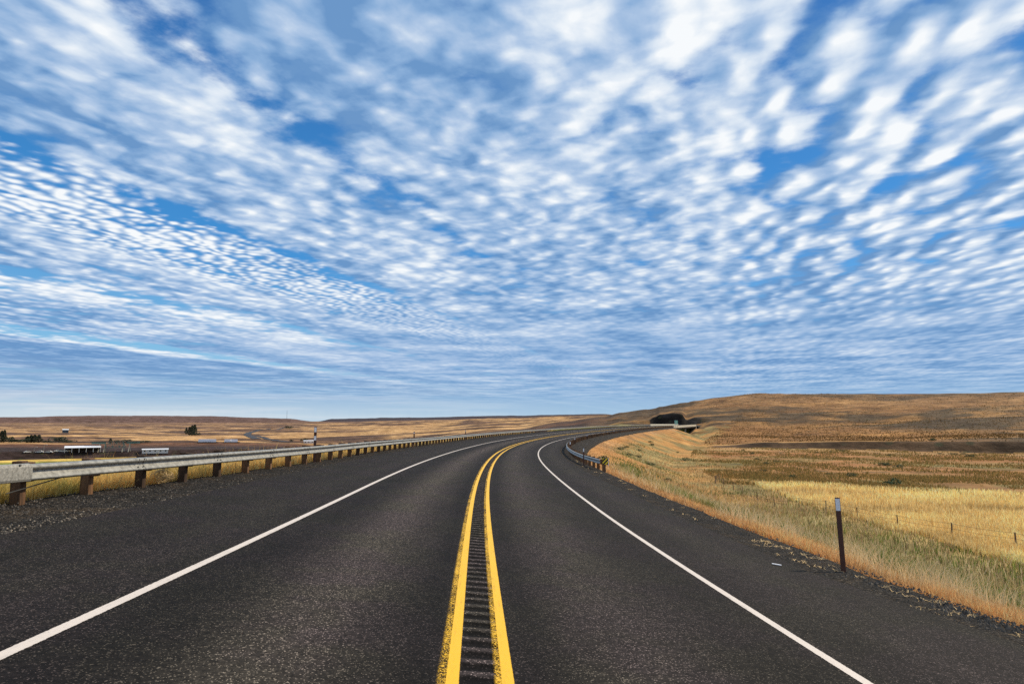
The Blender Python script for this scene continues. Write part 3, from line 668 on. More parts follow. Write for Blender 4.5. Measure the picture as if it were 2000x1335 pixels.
# post stations equally spaced along the rail
def stations(s0, s1, step, off):
    q = np.arange(s0, s1, .05); P = road_pt(q, off(q)); L = np.concatenate([[0], np.cumsum(np.linalg.norm(np.diff(P[:, :2], axis=0), axis=1))])
    return np.interp(np.arange(0, L[-1], step), L, q)
POST0 = 10.48
postsA = stations(POST0, BR0-1, 1.905, offA)
locA = tuple(road_pt(12.0, offA(12.0)))
gA, PA, NA = guardrail('guardrail', 'long galvanised guardrail on timber posts curving along the left shoulder', sA, offA, 1, postsA, 100, locA)
def splice_set(root, s_list, off, loc):
    for s in s_list:
        q = road_pt(s, float(off(s))); a = road_pt(s-.2, float(off(s-.2))); b = road_pt(s+.2, float(off(s+.2))); t = (b-a)[:2]; t /= np.linalg.norm(t); n = np.array([t[1], -t[0]])
        m = MB(); bl = []
        for along in (-.1, .1):
            for zz, dpt in ((-.115, .078), (.115, .078), (-.06, .068), (.06, .068)):
                c = q[:2]+t*along+n*dpt; bl.append(MB().tube((c[0]-loc[0], c[1]-loc[1], q[2]-loc[2]+.545+zz), (c[0]+n[0]*.02-loc[0], c[1]+n[1]*.02-loc[1], q[2]-loc[2]+.545+zz), .016, seg=6))
        # lap edge of the overlapping panel
        k = len(m.V); W = [(x_+.004, z_) for x_, z_ in WPROF]
        for d_ in (0, .012):
            for x_, z_ in W: c = q[:2]+t*(.17+d_)+n*x_; m.V.append((c[0]-loc[0], c[1]-loc[1], q[2]-loc[2]+.545+z_))
        for j in range(len(W)-1): m.F.append((k+j, k+j+1, k+len(W)+j+1, k+len(W)+j))
        sp = m.obj('splice', M['girder'], root)
        for x_ in bl: x_.obj('bolt', M['girder'], sp)
splice_set(gA, [postsA[i]-(.55 if i else 0) for i in range(3, 26, 2)], offA, locA)
def near_end():
    """broad end shoe, cable and foundation tube at the near end of the left rail"""
    q = np.arange(8.0, 12.25, .15); P = road_pt(q, offA(q)); T = np.gradient(P[:, :2], axis=0); T /= np.linalg.norm(T, axis=1)[:, None]; n = np.stack([T[:, 1], -T[:, 0]], 1)
    prof = [(.02, -.165), (.085, -.15), (.105, -.11), (.108, .0), (.105, .11), (.085, .155), (.02, .17), (.0, .17), (.0, -.165)]
    V = []; Fq = []; k = len(prof)
    for i in range(len(P)):
        for a, b in prof: V.append((P[i, 0]+n[i, 0]*a-locA[0], P[i, 1]+n[i, 1]*a-locA[1], P[i, 2]+.545+b-locA[2]))
    for i in range(len(P)-1):
        for j in range(k): Fq.append((i*k+j, i*k+(j+1) % k, (i+1)*k+(j+1) % k, (i+1)*k+j))
    Fq.append(tuple(range(k))); Fq.append(tuple((len(P)-1)*k+j for j in range(k-1, -1, -1)))
    mesh_obj('end_shoe', V, Fq, M['galv_dark'], gA)
    p = road_pt(11.0, offA(11.0)); nn = n[len(n)//2]; t = T[len(T)//2]
    m = MB(); c0 = road_pt(11.9, offA(11.9)-.1); c1 = road_pt(13.3, offA(13.3)-.02)
    m.tube((c0[0]-locA[0], c0[1]-locA[1], c0[2]-locA[2]+.18), (c1[0]-locA[0], c1[1]-locA[1], c1[2]-locA[2]+.42), .011); m.obj('anchor_cable', M['girder'], gA)
    m = MB(); m.box(0, 0, .07, .22, .22, .5, .1); ob = m.obj('foundation_tube', M['galv_dark'], gA); ob.location = (p[0]-nn[0]*.2-locA[0], p[1]-nn[1]*.2-locA[1], p[2]-locA[2]); ob.rotation_euler = (0, 0, -heading(11)+.3)
    for sq in (10.4, 10.9, 11.4, 11.9):
        c = road_pt(sq, offA(sq)); m = MB(); m.tube((c[0]-locA[0]+nn[0]*.08, c[1]-locA[1]+nn[1]*.08, c[2]-locA[2]+.545+.135), (c[0]-locA[0]+nn[0]*.11, c[1]-locA[1]+nn[1]*.11, c[2]-locA[2]+.545+.15), .02); m.obj('bolt', M['girder'], gA)
near_end()
offB = lambda s: np.interp(s, [43, 47, 52, 60, 80, 300, BR0], [7.85, 7.55, 7.25, 7.08, 7.0, 7.0, 6.7])
sB = np.concatenate([np.arange(45.2, 80, .5), np.arange(80, BR0+.1, 2.0)])
locB = tuple(road_pt(45.0, 7.6))
gB, PB_, NB = guardrail('guardrail', 'short-looking guardrail hugging the inside of the bend, ending at a striped marker', sB, offB, -1, stations(45.4, BR0-1, 1.905, offB), 100, locB)
def marker():
    q = road_pt(44.7, 7.95); m = MB(); w, h = .42, .46
    root = bpy.data.objects.new('hazard_marker', None); col.objects.link(root); root.location = (q[0], q[1], q[2]); root.rotation_euler = (0, 0, R(4))
    tag(root, 'small square hazard marker with black and yellow diagonal stripes at the guardrail end', 'road marker')
    MB().box(0, .02, .62, w, .03, h, .02).obj('panel', M['black'], root)
    MB().box(0, .06, .25, .06, .05, .75).obj('support', M['girder'], root)
    # yellow diagonal bars cut to the panel
    def clip(poly, a, b, c):
        out = []
        for i in range(len(poly)):
            p, r = poly[i], poly[(i+1) % len(poly)]; dp = a*p[0]+b*p[1]+c; dr = a*r[0]+b*r[1]+c
            if dp >= 0: out.append(p)
            if dp*dr < 0: t = dp/(dp-dr); out.append((p[0]+(r[0]-p[0])*t, p[1]+(r[1]-p[1])*t))
        return out
    m = MB(); X, Y = w/2-.01, h/2-.01
    for k in (-.42, -.14, .14):
        poly = [(-X, -Y), (X, -Y), (X, Y), (-X, Y)]; poly = clip(poly, 1, -1, -k); poly = clip(poly, -1, 1, k+.135)
        if len(poly) > 2: m.prism([(a, b+.62) for a, b in poly], 'y', .001, .004)
    m.obj('stripe', M['yellowp'], root)
    MB().box(w/2+.012, .03, .58, .03, .05, .56).obj('frame', M['white'], root)
marker()

# ------------------------------------------------------------------ delineator posts
def delineator(loc, rz, label, h=1.22, bands=((.74, .965),), w=.10, tilt=(0, 0), group=None):
    root = empty('delineator_post', loc, rz, label, 'delineator', group); root.rotation_euler = (tilt[0], tilt[1], rz)
    m = MB(); m.prism([(-w/2, .008), (-w/2+.006, -.006), (-w*.2, -.012), (w*.2, -.012), (w/2-.006, -.006), (w/2, .008), (w*.2, .002), (-w*.2, .002)], 'x', 0, 0)
    V = []; Fq = []
    pr = [(-w/2, .010), (-w/2, -.004), (-w*.3, -.012), (w*.3, -.012), (w/2, -.004), (w/2, .010), (w*.3, .0), (-w*.3, .0)]
    for zz in (-.25, h):
        for a, b in pr: V.append((a, b, zz))
    k = len(pr)
    for i in range(k): j = (i+1) % k; Fq.append((i, j, k+j, k+i))
    Fq += [tuple(range(k-1, -1, -1)), tuple(range(k, 2*k))]
    mesh_obj('post', V, Fq, M['brown'], root)
    for a, b in bands:
        MB().box(0, -.0155, h*(a+b)/2, w*.86, .004, h*(b-a)).obj('reflector', M['white'], root)
    return root
q = road_pt(12.35, 7.16, -.07)
delineator(q, R(-24), 'tall brown flat post with a white reflector standing in the near right gravel', 1.45, ((.825, .985),), .092, (0, R(-1.2)))
q = road_pt(50.5, 7.02, -.05); delineator(q, R(0), 'brown reflector post in front of the inside guardrail near its striped end', 1.35, ((.80, .985),), .10)
for s, lb in ((88, 'nearest of the white-topped posts behind the inside guardrail on the bend'), (116, 'second white-topped post behind the inside guardrail on the bend'), (150, 'third white-topped post along the inside guardrail, farther round the bend'), (215, 'farthest tiny white-topped post along the inside guardrail')):
    delineator(road_pt(s, 7.45, -.05), heading(s)*-1, lb, 1.15, ((.70, .985),), .16, group='posts along the inside guardrail')
q = road_pt(28.9, -7.72, 0); delineator(q, R(10), 'brown post with two white bands rising above the left guardrail', 1.52, ((.845, .985), (.60, .73)), .12)
for s, lb in ((58, 'thin dark post just above the left guardrail where grass is golden'), (92, 'far thin post above the left guardrail before the golden hills')):
    delineator(road_pt(s, -7.9, 0), -heading(s), lb, 1.25, ((.86, .94),), .12, group='thin posts behind the left guardrail')

# ------------------------------------------------------------------ grass (mesh blades)
def blades(name, P, H, Wd, lean, C, label, seg2=True, cat=None):
    n = len(P); th = rng.uniform(0, 2*np.pi, n); dx = np.cos(th)*Wd/2; dy = np.sin(th)*Wd/2
    la = rng.normal(0, 1, (n, 2))*lean[:, None]*H[:, None]
    V = np.zeros((n, 5, 3)); 
    for k, (sx, f, lf) in enumerate(((-1, 0, 0), (1, 0, 0), (-.75, .55, .35), (.75, .55, .35), (0, 1, 1))):
        V[:, k, 0] = P[:, 0]+sx*dx+la[:, 0]*lf; V[:, k, 1] = P[:, 1]+sx*dy+la[:, 1]*lf; V[:, k, 2] = P[:, 2]+H*f*(1-.12*lf)
    b = np.arange(n)[:, None]*5
    T = np.concatenate([b+np.array([[0, 1, 3]]), b+np.array([[0, 3, 2]]), b+np.array([[2, 3, 4]])], 0)
    cc = np.repeat(C, 5, 0)
    o_ = mesh_obj(name, V.reshape(-1, 3), T, M['blade'], colr=np.clip(cc, .004, .9))
    tag(o_, label, cat, kind='stuff'); return o_
def sample(n, a0, a1, r0, r1):
    th = R(1)*rng.uniform(a0, a1, n); iv = rng.uniform(1/r1, 1/r0, n); r = 1/iv
    return np.sin(th)*r, np.cos(th)*r, r
def pick(C1, C2, w): w = w[:, None]; return np.array(C1)*(1-w)+np.array(C2)*w
def grasses():
    # right verge and embankment
    x, y, r = sample(900000, -4, 47, 7.5, 200); z, s, o = terrain(x, y); rr_ = oR(np.clip(s, -40, 700)); d = o-rr_
    n2 = fbm(x/2.2, y/2.2, 3, 61); n3 = fbm(x/7, y/7, 3, 62)
    edge = .55+1.1*(n3-.5)
    gold_lim = 27.5+4*(n3-.5)
    ok = (d > edge+.35) & (d < gold_lim+1) & (o < 60) & (rng.uniform(0, 1, len(x)) < .25+.9*n2) & (s < 250)
    x, y, z, r, d, n2, n3, s = [q[ok] for q in (x, y, z, r, d, n2, n3, s)]; n = len(x)
    if n > 300000: k = rng.permutation(n)[:300000]; x, y, z, r, d, n2, n3, s = [q[k] for q in (x, y, z, r, d, n2, n3, s)]; n = len(x)
    w = np.clip((d-2.8-4.5*(n3-.5))/3.2, 0, 1)
    H = (.24+.22*rng.uniform(0, 1, n)**2)*(1-w)+(.55+.45*rng.uniform(0, 1, n)**1.5)*w; H *= np.interp(d, [.4, 1.4, 30], [.45, 1, 1])*np.interp(s, [0, 60, 120], [1, .8, .55])*(.25+1.5*n2)
    W = np.maximum(.006, r*.00075)
    gsel = (rng.uniform(0, 1, n) < .65*np.clip((n3-.33)*4, 0, 1)*np.clip((d-3)/3, 0, 1)*np.interp(s, [0, 60, 100], [1, .8, .5])); H = np.where(gsel, H*.75, H)
    u = rng.uniform(0, 1, n); C = pick((.55, .27, .10), (.80, .54, .26), rng.uniform(0, 1, n))
    Gr = pick((.13, .19, .04), (.42, .36, .15), np.clip(u*.7+1.8*(n3-.50), 0, 1)); Pu = pick((.36, .22, .13), (.55, .40, .2), rng.uniform(0, 1, n))
    pu = np.clip((d-6)/6, 0, 1)*np.clip((n2*.5+n3*.6-.38)*5, 0, 1)*.85; Gr = Gr*(1-pu[:, None])+Pu*pu[:, None]
    Gr = np.where(gsel[:, None], pick((.12, .20, .03), (.22, .28, .06), u), Gr)
    org = np.clip((s-50)/50, 0, 1)*np.clip((n3-.42)*6, 0, 1)*.8; w2 = (w*(1-org))[:, None]
    C = C*(1-w2)+Gr*w2; C *= rng.uniform(.4, 1.35, n)[:, None]*(.4+1.2*n2[:, None])
    blades('verge_grass', np.stack([x, y, z-.02], 1), H, W, rng.uniform(.12, .4, n), C, 'orange and green wild grass on the embankment beside the right shoulder')
    # taller straw stalks with seed heads standing over the verge, in clumps
    x, y, r = sample(90000, 6, 47, 8, 90); z, s, o = terrain(x, y); d = o-oR(np.clip(s, -40, 700)); cl = fbm(x/1.6, y/1.6, 2, 91)
    ok = (d > 1.6) & (d < 27) & (cl > .56) & (rng.uniform(0, 1, len(x)) < .5); x, y, z, r = [q[ok] for q in (x, y, z, r)]; n = len(x)
    blades('tall_stalks', np.stack([x, y, z], 1), rng.uniform(.7, 1.25, n)*np.interp(r, [8, 20], [.75, 1]), np.maximum(.007, r*.00065), rng.uniform(.15, .6, n), pick((.55, .40, .2), (.86, .68, .40), rng.uniform(0, 1, n)), 'tall pale straw stalks standing over the right embankment grass')
    # golden field
    x, y, r = sample(380000, 10, 47, 26, 135); z, s, o = terrain(x, y); d = o-oR(np.clip(s, -40, 700)); n3 = fbm(x/7, y/7, 3, 62); n4 = fbm(x/14, y/9, 3, 66)
    ok = (d > 27+4*(n3-.5)) & (r < 112+22*(n4-.5)) & (rng.uniform(0, 1, len(x)) < .35+.9*n4)
    x, y, z, r, n3, n4 = [q[ok] for q in (x, y, z, r, n3, n4)]; n = len(x)
    H = .55+.35*rng.uniform(0, 1, n); W = np.maximum(.008, r*.0008)
    C = pick((.62, .40, .13), (.90, .72, .36), rng.uniform(0, 1, n))*rng.uniform(.6, 1.2, n)[:, None]*(.55+1.35*n4[:, None])
    blades('field_grass', np.stack([x, y, z-.02], 1), H, W, rng.uniform(.08, .25, n), C, 'pale golden ripe grass filling the field beyond the wire fence')
    # scrub of the green-brown flat
    x, y, r = sample(170000, 12, 47, 100, 285); z, s, o = terrain(x, y); d = o-oR(np.clip(s, -40, 700)); n4 = fbm(x/12, y/14, 5, 71, .62)
    ok = (d > 22) & (r > 108) & (n4+rng.uniform(-.22, .22, len(x)) > .60); x, y, z, r, n4 = [q[ok] for q in (x, y, z, r, n4)]; n = len(x)
    H = rng.uniform(.2, .65, n); C = pick((.17, .15, .045), (.42, .25, .09), rng.uniform(0, 1, n))*rng.uniform(.6, 1.2, n)[:, None]
    blades('meadow_scrub', np.stack([x, y, z-.02], 1), H, r*.0011, np.full(n, .2), C, 'low olive green scrub dotting the reddish meadow before the railway bank')
    # dark scrub over the right-hand hill
    x, y, r = sample(60000, 17, 47, 300, 1000); z, s, o = terrain(x, y); n4 = fbm(x/60, y/60, 4, 73)
    ok = (n4+rng.uniform(-.3, .3, len(x)) > .56) & (np.abs(o) > 30); x, y, z, r = [q[ok] for q in (x, y, z, r)]; n = len(x)
    blades('hill_scrub', np.stack([x, y, z-.05], 1), rng.uniform(.25, .75, n), r*.0011, np.full(n, .3), pick((.06, .05, .022), (.22, .12, .04), rng.uniform(0, 1, n)), 'dark scrub sprinkled over the brown hill on the right')
    # left: strip behind the guardrail
    x, y, r = sample(700000, -46, 8, 11, 170); z, s, o = terrain(x, y); d = oL(np.clip(s, -40, 700))-o; n3 = fbm(x/3, y/3, 3, 81)
    edge = -.25+.4*(n3-.5)
    ok = (d > edge+.15) & (d < 4.5) & (o > -40) & (rng.uniform(0, 1, len(x)) < .45+.8*n3) & (s < 170); x, y, z, r, d, n3, s = [q[ok] for q in (x, y, z, r, d, n3, s)]; n = len(x)
    z = np.maximum(z, np.interp(np.clip(s, -40, 740), S, CZ)+esup(np.clip(s, -40, 700))*8.2-.16-np.clip(d, 0, 9)*.30)
    u = rng.uniform(0, 1, n); H = (.50+.42*u)*np.interp(d, [0, .6, 7], [.7, 1, 1]); tall = (rng.uniform(0, 1, n) < .05) & (fbm(x/1.2, y/1.2, 2, 87) > .52) & (d < 1.6); H = np.where(tall, rng.uniform(.95, 1.3, n), H)
    C = pick((.86, .46, .11), (.95, .74, .30), rng.uniform(0, 1, n)); g = np.clip((fbm(x/2, y/2, 2, 83)-.66)*5, 0, 1)[:, None]; C = C*(1-g*.6)+np.array([.26, .30, .05])*g*.6; C *= rng.uniform(.6, 1.15, n)[:, None]
    blades('roadside_grass', np.stack([x, y, z-.02], 1), H, np.maximum(.007, r*.0007), rng.uniform(.1, .4, n), C, 'golden dry grass growing behind the left guardrail')
grasses()

def creepers():
    """flat straw wisps lying on the near right gravel"""
    V = []; Fq = []
    for _ in range(90):
        s = random.uniform(5.5, 60) if _ > 60 else random.uniform(5.5, 16); o = random.uniform(6.5, 7.5)
        c = road_pt(s, o, -.05); k = random.randint(4, 9)
        for j in range(k):
            a = random.uniform(0, 6.28); L = random.uniform(.06, .22); w = max(.004, .0006*s); p = Vector(c)+Vector((random.uniform(-.05, .05), random.uniform(-.05, .05), 0)); d = Vector((math.cos(a), math.sin(a), 0)); nrm = Vector((-d.y, d.x, 0))*w
            n = len(V); mid = p+d*L*.5+Vector((0, 0, random.uniform(.01, .05))); e = p+d*L+Vector((random.uniform(-.03, .03), random.uniform(-.03, .03), .012))
            V += [tuple(p-nrm), tuple(p+nrm), tuple(mid+nrm), tuple(mid-nrm), tuple(e)]; Fq += [(n, n+1, n+2, n+3), (n+3, n+2, n+4)]
    tag(mesh_obj('straw_wisps', V, Fq, M['weed']), 'straw coloured creeping weeds lying on the dark right gravel', kind='stuff')
creepers()
def stones():
    V = []; Fq = []
    for side in (1, -1):
        for _ in range(2600 if side > 0 else 3000):
            s = 5+ (1/random.uniform(1/60, 1/3.5)); 
            if s > 70: continue
            if side > 0: o = random.uniform(float(pavR(s))-.1, float(oR(s))+.1)
            else: o = random.uniform(float(oL(s)), float(pavL(s))+.15) if random.random() < .7 else float(pavL(s))+random.gauss(0, .12)
            c = road_pt(s, o, -.045 if side > 0 else -.04); r = random.uniform(.008, .028)*(1 if random.random() < .95 else 1.8); n = len(V)
            a0 = random.uniform(0, 6.28)
            for k in range(4): a = a0+k*1.5708; V.append((c[0]+r*math.cos(a)*random.uniform(.7, 1.3), c[1]+r*math.sin(a)*random.uniform(.7, 1.3), c[2]))
            V.append((c[0], c[1], c[2]+r*random.uniform(.7, 1.1)+.006)); Fq += [(n+k, n+(k+1) % 4, n+4) for k in range(4)]
    m = mat('crushed_stone', (.085, .07, .055), .9, 0, .8, 9); tag(mesh_obj('loose_stones', V, Fq, m), 'loose crushed stones scattered over both gravel shoulders', kind='stuff')
stones()
def chips():
    V = []; Fq = []
    for _ in range(420):
        s = 6+1/random.uniform(1/45, 1/3.5)
        if s > 55: continue
        c = road_pt(s, float(pavL(s))+random.gauss(-.12, .24), -.016); rr_ = random.uniform(.006, .020); n = len(V); a0 = random.uniform(0, 6.28)
        for k in range(4): a = a0+k*1.5708; V.append((c[0]+rr_*math.cos(a)*random.uniform(.6, 1.4), c[1]+rr_*math.sin(a)*random.uniform(.6, 1.4), c[2]))
        V.append((c[0], c[1], c[2]+rr_*.8+.008)); Fq += [(n+k, n+(k+1) % 4, n+4) for k in range(4)]
    tag(mesh_obj('pale_chips', V, Fq, mat('pale_stone_chip', (.20, .165, .125), .9, 0, .6, 9)), 'pale stone chips gathered along the edge of the left asphalt', kind='stuff')
chips()
def tumbleweed():
    c = road_pt(16.9, float(offA(16.9))-.15, .20); V = []; Fq = []; g = random.Random(5)
    for _ in range(150):
        ax = Vector((g.gauss(0, 1), g.gauss(0, 1), g.gauss(0, 1))).normalized(); u = ax.orthogonal().normalized(); w = ax.cross(u); r0 = g.uniform(.12, .30); a0 = g.uniform(0, 6.28); span = g.uniform(.8, 2.2); off = ax*g.uniform(-.15, .15); prev = None
        for k in range(7):
            a = a0+span*k/6; q_ = off+(u*math.cos(a)+w*math.sin(a))*r0; q_ = Vector((q_.x*1.15, q_.y*1.15, q_.z*.72)); n = len(V); t_ = ax*.004
            V += [tuple(q_-t_), tuple(q_+t_)]
            if prev is not None: Fq.append((prev, prev+1, n+1, n))
            prev = n
    o_ = mesh_obj('tumbleweed', V, Fq, M['weed']); o_.location = tuple(c); tag(o_, 'round tangled tumbleweed lodged under the left guardrail between two near posts', 'tumbleweed')
tumbleweed()
# scrap of white paper on the right shoulder
q = road_pt(12.2, 5.75, .01); sl = MB().box(0, 0, .008, .17, .035, .01); ob = sl.obj('litter_scrap', M['white']); ob.location = q; ob.rotation_euler = (R(4), R(7), R(-15)); tag(ob, 'small white scrap of litter lying on the right asphalt shoulder', 'litter')

# ------------------------------------------------------------------ shrubs and trees
def leaf_cloud(n, size, leaf, seed, shape='dome'):
    g = np.random.default_rng(seed); V = []; Fq = []
    lobes = [(g.normal(0, .28, 2), g.uniform(.35, .8)) for _ in range(6)]
    for i in range(n):
        if shape == 'dome':
            c, h = lobes[i % 6]; p = g.normal(0, 1, 3); p /= np.linalg.norm(p); rad = g.uniform(.55, 1)**.5*.42
            q = np.array([c[0]+p[0]*rad, c[1]+p[1]*rad, max(0.02, h*.5+p[2]*rad*h)])
        elif shape == 'poplar':
            t = g.uniform(0, 1)**.85; rad = .17*math.sin(math.pi*min(1, .12+t*.9))**.6*g.uniform(.55, 1.1)*(1+.25*math.sin(9*t+seed)); a = g.uniform(0, 6.28); q = np.array([rad*math.cos(a), rad*math.sin(a), .05+.95*t])
        else:
            c, h = lobes[i % 6]; p = g.normal(0, 1, 3); p /= np.linalg.norm(p); rad = g.uniform(.5, 1)**.5*.36; q = np.array([c[0]*1.1+p[0]*rad, c[1]*1.1+p[1]*rad, .22+.5*h+p[2]*rad*.9])
        q = q*size; u = g.normal(0, 1, 3); u /= np.linalg.norm(u); v = np.cross(u, g.normal(0, 1, 3)); v /= np.linalg.norm(v); L = leaf*g.uniform(.6, 1.4); k = len(V)
        for a, b in ((-1, -.5), (1, -.5), (.3, 1)): V.append(tuple(q+u*a*L+v*b*L))
        Fq.append((k, k+1, k+2))
    return V, Fq
shr = []
for i in range(4):
    V, Fq = leaf_cloud(420, 1.0, .055, 100+i); o_ = mesh_obj('sagebrush', V, Fq, M['leafb']); shr.append(o_)
SL = [ # (u, v, width px, label)
 (1269, 862, 7, 'dark round bush highest on the far embankment, just below the road edge'), (1273, 868, 8, 'flat dark bush just under the highest one on the embankment'),
 (1212, 875, 14, 'wide dark green bush on the embankment nearest the inside guardrail bend'), (1222, 872, 10, 'dark bush touching the right of the wide green one by the bend'),
 (1229, 887, 12, 'dark bush lower on the embankment below the wide green one'), (1248, 879, 7, 'small dark bush midway down the orange embankment'),
 (1248, 891, 10, 'dark bush below the midway one on the orange embankment'), (1270, 905, 14, 'green bush where the orange bare patch of the embankment ends'),
 (1178, 893, 17, 'green bush directly behind the reflector post by the inside guardrail'), (1323, 883, 5, 'tiny dark bush at the foot of the far embankment'),
 (1338, 897, 12, 'low green bush at the embankment toe near the meadow'), (1302, 936, 16, 'green bush in the tall grass below the inside guardrail end'),
 (1451, 878, 5, 'tiny dark bush at the upper left of the reddish meadow'), (1469, 885, 7, 'small round bush on the left part of the reddish meadow'),
 (1479, 896, 7, 'dark round bush below the small one on the left part of the meadow'), (1594, 883, 5, 'tiny dark bush, left one of three in a row under the railway bank'),
 (1621, 881, 6, 'middle one of three tiny bushes in a row under the railway bank'), (1644, 880, 6, 'right one of three tiny bushes in a row under the railway bank'),
 (1496, 904, 9, 'greyish bush in the left middle of the meadow'), (1518, 900, 9, 'dark bush just right of the greyish one in the left middle of the meadow'),
 (1492, 919, 10, 'dark bush at the lower left rim of the meadow above the golden grass'), (1549, 931, 11, 'dark bush at the top edge of the golden field, left of the white-topped post'),
 (1745, 943, 22, 'large dark bush standing in the top edge of the golden field'), (1736, 888, 7, 'pale bush alone in the middle of the meadow'),
 (1836, 885, 5, 'leftmost tiny bush of the right-hand meadow row'), (1862, 886, 8, 'low wide bush in the right-hand meadow row'),
 (1880, 886, 5, 'small bush between two wider ones in the right-hand meadow row'), (1893, 890, 9, 'darkest round bush at the right end of the meadow row'),
 (1727, 906, 14, 'green bush at the centre of the green meadow stripe'), (1755, 911, 12, 'green bush right of the one at the centre of the green meadow stripe'),
 (1662, 928, 14, 'broad low bush above the golden field, centre left'), (1618, 925, 8, 'small bush left of the broad low one above the golden field'),
 (1820, 858, 9, 'dark bush on top of the dark railway bank')]
for i, (u, v, w, lb) in enumerate(SL):
    p = at(u, v+w*.22, 30); r = math.hypot(p[0], p[1]); wid = w*r/F*.95; src = shr[i % 4]
    o_ = src if i < 4 else src.copy()
    if i >= 4: col.objects.link(o_)
    o_.location = (p[0], p[1], p[2]-.03*wid); o_.scale = (wid, wid, wid*random.uniform(.65, .95)); o_.rotation_euler = (0, 0, random.uniform(0, 6.28)); tag(o_, lb, 'bush', 'bushes dotting the embankment and meadow')

def tree_kind(name, shape, seed, nleaf):
    root = empty(name, (0, 0, 0), 0, 'x', 'tree'); V, Fq = leaf_cloud(nleaf, 1.0, .035 if shape == 'poplar' else .06, seed, shape)
    mesh_obj('crown', V, Fq, M['leaf'], root); m = MB(); m.tube((0, 0, -.05), (0, 0, .55), .022, .010)
    for k in range(5): a = k*2.4; m.tube((0, 0, .2+.07*k), (.12*math.cos(a), .12*math.sin(a), .38+.08*k), .009, .004, 5)
    m.obj('trunk', M['bark'], root); return root
kinds = {'poplar_tree': [tree_kind('poplar_tree', 'poplar', 5, 650), False], 'broadleaf_tree': [tree_kind('broadleaf_tree', 'round', 8, 520), False]}
TL = [ # kind, u, base row, width px, height px, rmin, label, group
 ('poplar_tree', 363.5, 848, 5, 12, 1200, 'short slim poplar, leftmost of the lone cluster on the plain'), ('poplar_tree', 370, 850, 8, 15, 1200, 'second dark poplar from the left in the lone cluster on the plain'),
 ('poplar_tree', 374.5, 850.5, 8, 18, 1200, 'tall dark poplar in the middle of the lone cluster on the plain'), ('poplar_tree', 379.5, 850, 8, 19, 1200, 'tallest dark poplar, right side of the lone cluster on the plain'),
 ('broadleaf_tree', 383, 850.5, 9, 6, 1200, 'low bushy tree at the right foot of the lone poplar cluster'),
 ('poplar_tree', 2, 864, 8, 18, 700, 'tall dark poplar at the extreme left edge above the bluff'), ('poplar_tree', 7, 864, 7, 19, 700, 'tall dark poplar second from the left edge above the bluff'),
 ('broadleaf_tree', 16, 864, 10, 10, 700, 'round tree just right of the two tall edge poplars'), ('broadleaf_tree', 27, 864.2, 14, 6.5, 700, 'low dark tree left of the dense poplar row on the bluff'),
 ('broadleaf_tree', 40, 864.2, 15, 7, 700, 'low dark tree touching the left of the dense poplar row'), ('poplar_tree', 53, 864, 8, 10, 700, 'left poplar of the dense row on the bluff'),
 ('poplar_tree', 60, 864, 9, 11.5, 700, 'second poplar of the dense row on the bluff'), ('poplar_tree', 67, 864, 9, 12, 700, 'third poplar of the dense row on the bluff'), ('poplar_tree', 75, 864, 9, 12, 700, 'right poplar of the dense row on the bluff'),
 ('broadleaf_tree', 92, 864.3, 14, 4.5, 700, 'low bush-like tree between the dense poplar row and the big round tree'),
 ('broadleaf_tree', 115, 864.2, 17, 11, 700, 'big round tree on the bluff left of the pale-roofed shed'), ('broadleaf_tree', 130, 864.4, 16, 6, 700, 'low tree against the right of the big round tree on the bluff'),
 ('poplar_tree', 215.5, 865.5, 6, 8, 700, 'small dark tree above the left half of the truss bridge'), ('broadleaf_tree', 241, 865.5, 15, 7.5, 700, 'round tree above the right half of the truss bridge'),
 ('broadleaf_tree', 275, 864.8, 22, 4.5, 700, 'low wide tree right of the truss bridge'), ('broadleaf_tree', 563.5, 837, 10, 6, 1500, 'lone dark tree on the slope under the far mast'),
 ('broadleaf_tree', 456, 861.5, 6, 4.5, 820, 'small tree over the white trailers left of the winding road'), ('broadleaf_tree', 569, 862.5, 5, 5, 820, 'small dark tree left of the white shed beyond the guardrail'),
 ('broadleaf_tree', 592, 861.5, 6, 6.5, 820, 'dark tree behind the left end of the white shed'), ('broadleaf_tree', 598, 861.5, 5, 6.5, 820, 'dark tree behind the middle of the white shed')]
for kd, u, v, w, h, rmin, lb in TL:
    p = at(u, v, rmin); r = math.hypot(p[0], p[1]); K = kinds[kd]; px = r/F; wx = w*px/(.36 if kd == 'poplar_tree' else 1.05)
    sca = (wx, wx, h*px)
    if not K[1]: o_ = K[0]; K[1] = True; o_.location = p; o_.scale = sca; o_['label'] = lb; o_['group'] = 'dark trees in the valley'
    else: copy_tree(K[0], tuple(p), random.uniform(0, 6.28), lb, 'dark trees in the valley', sca)

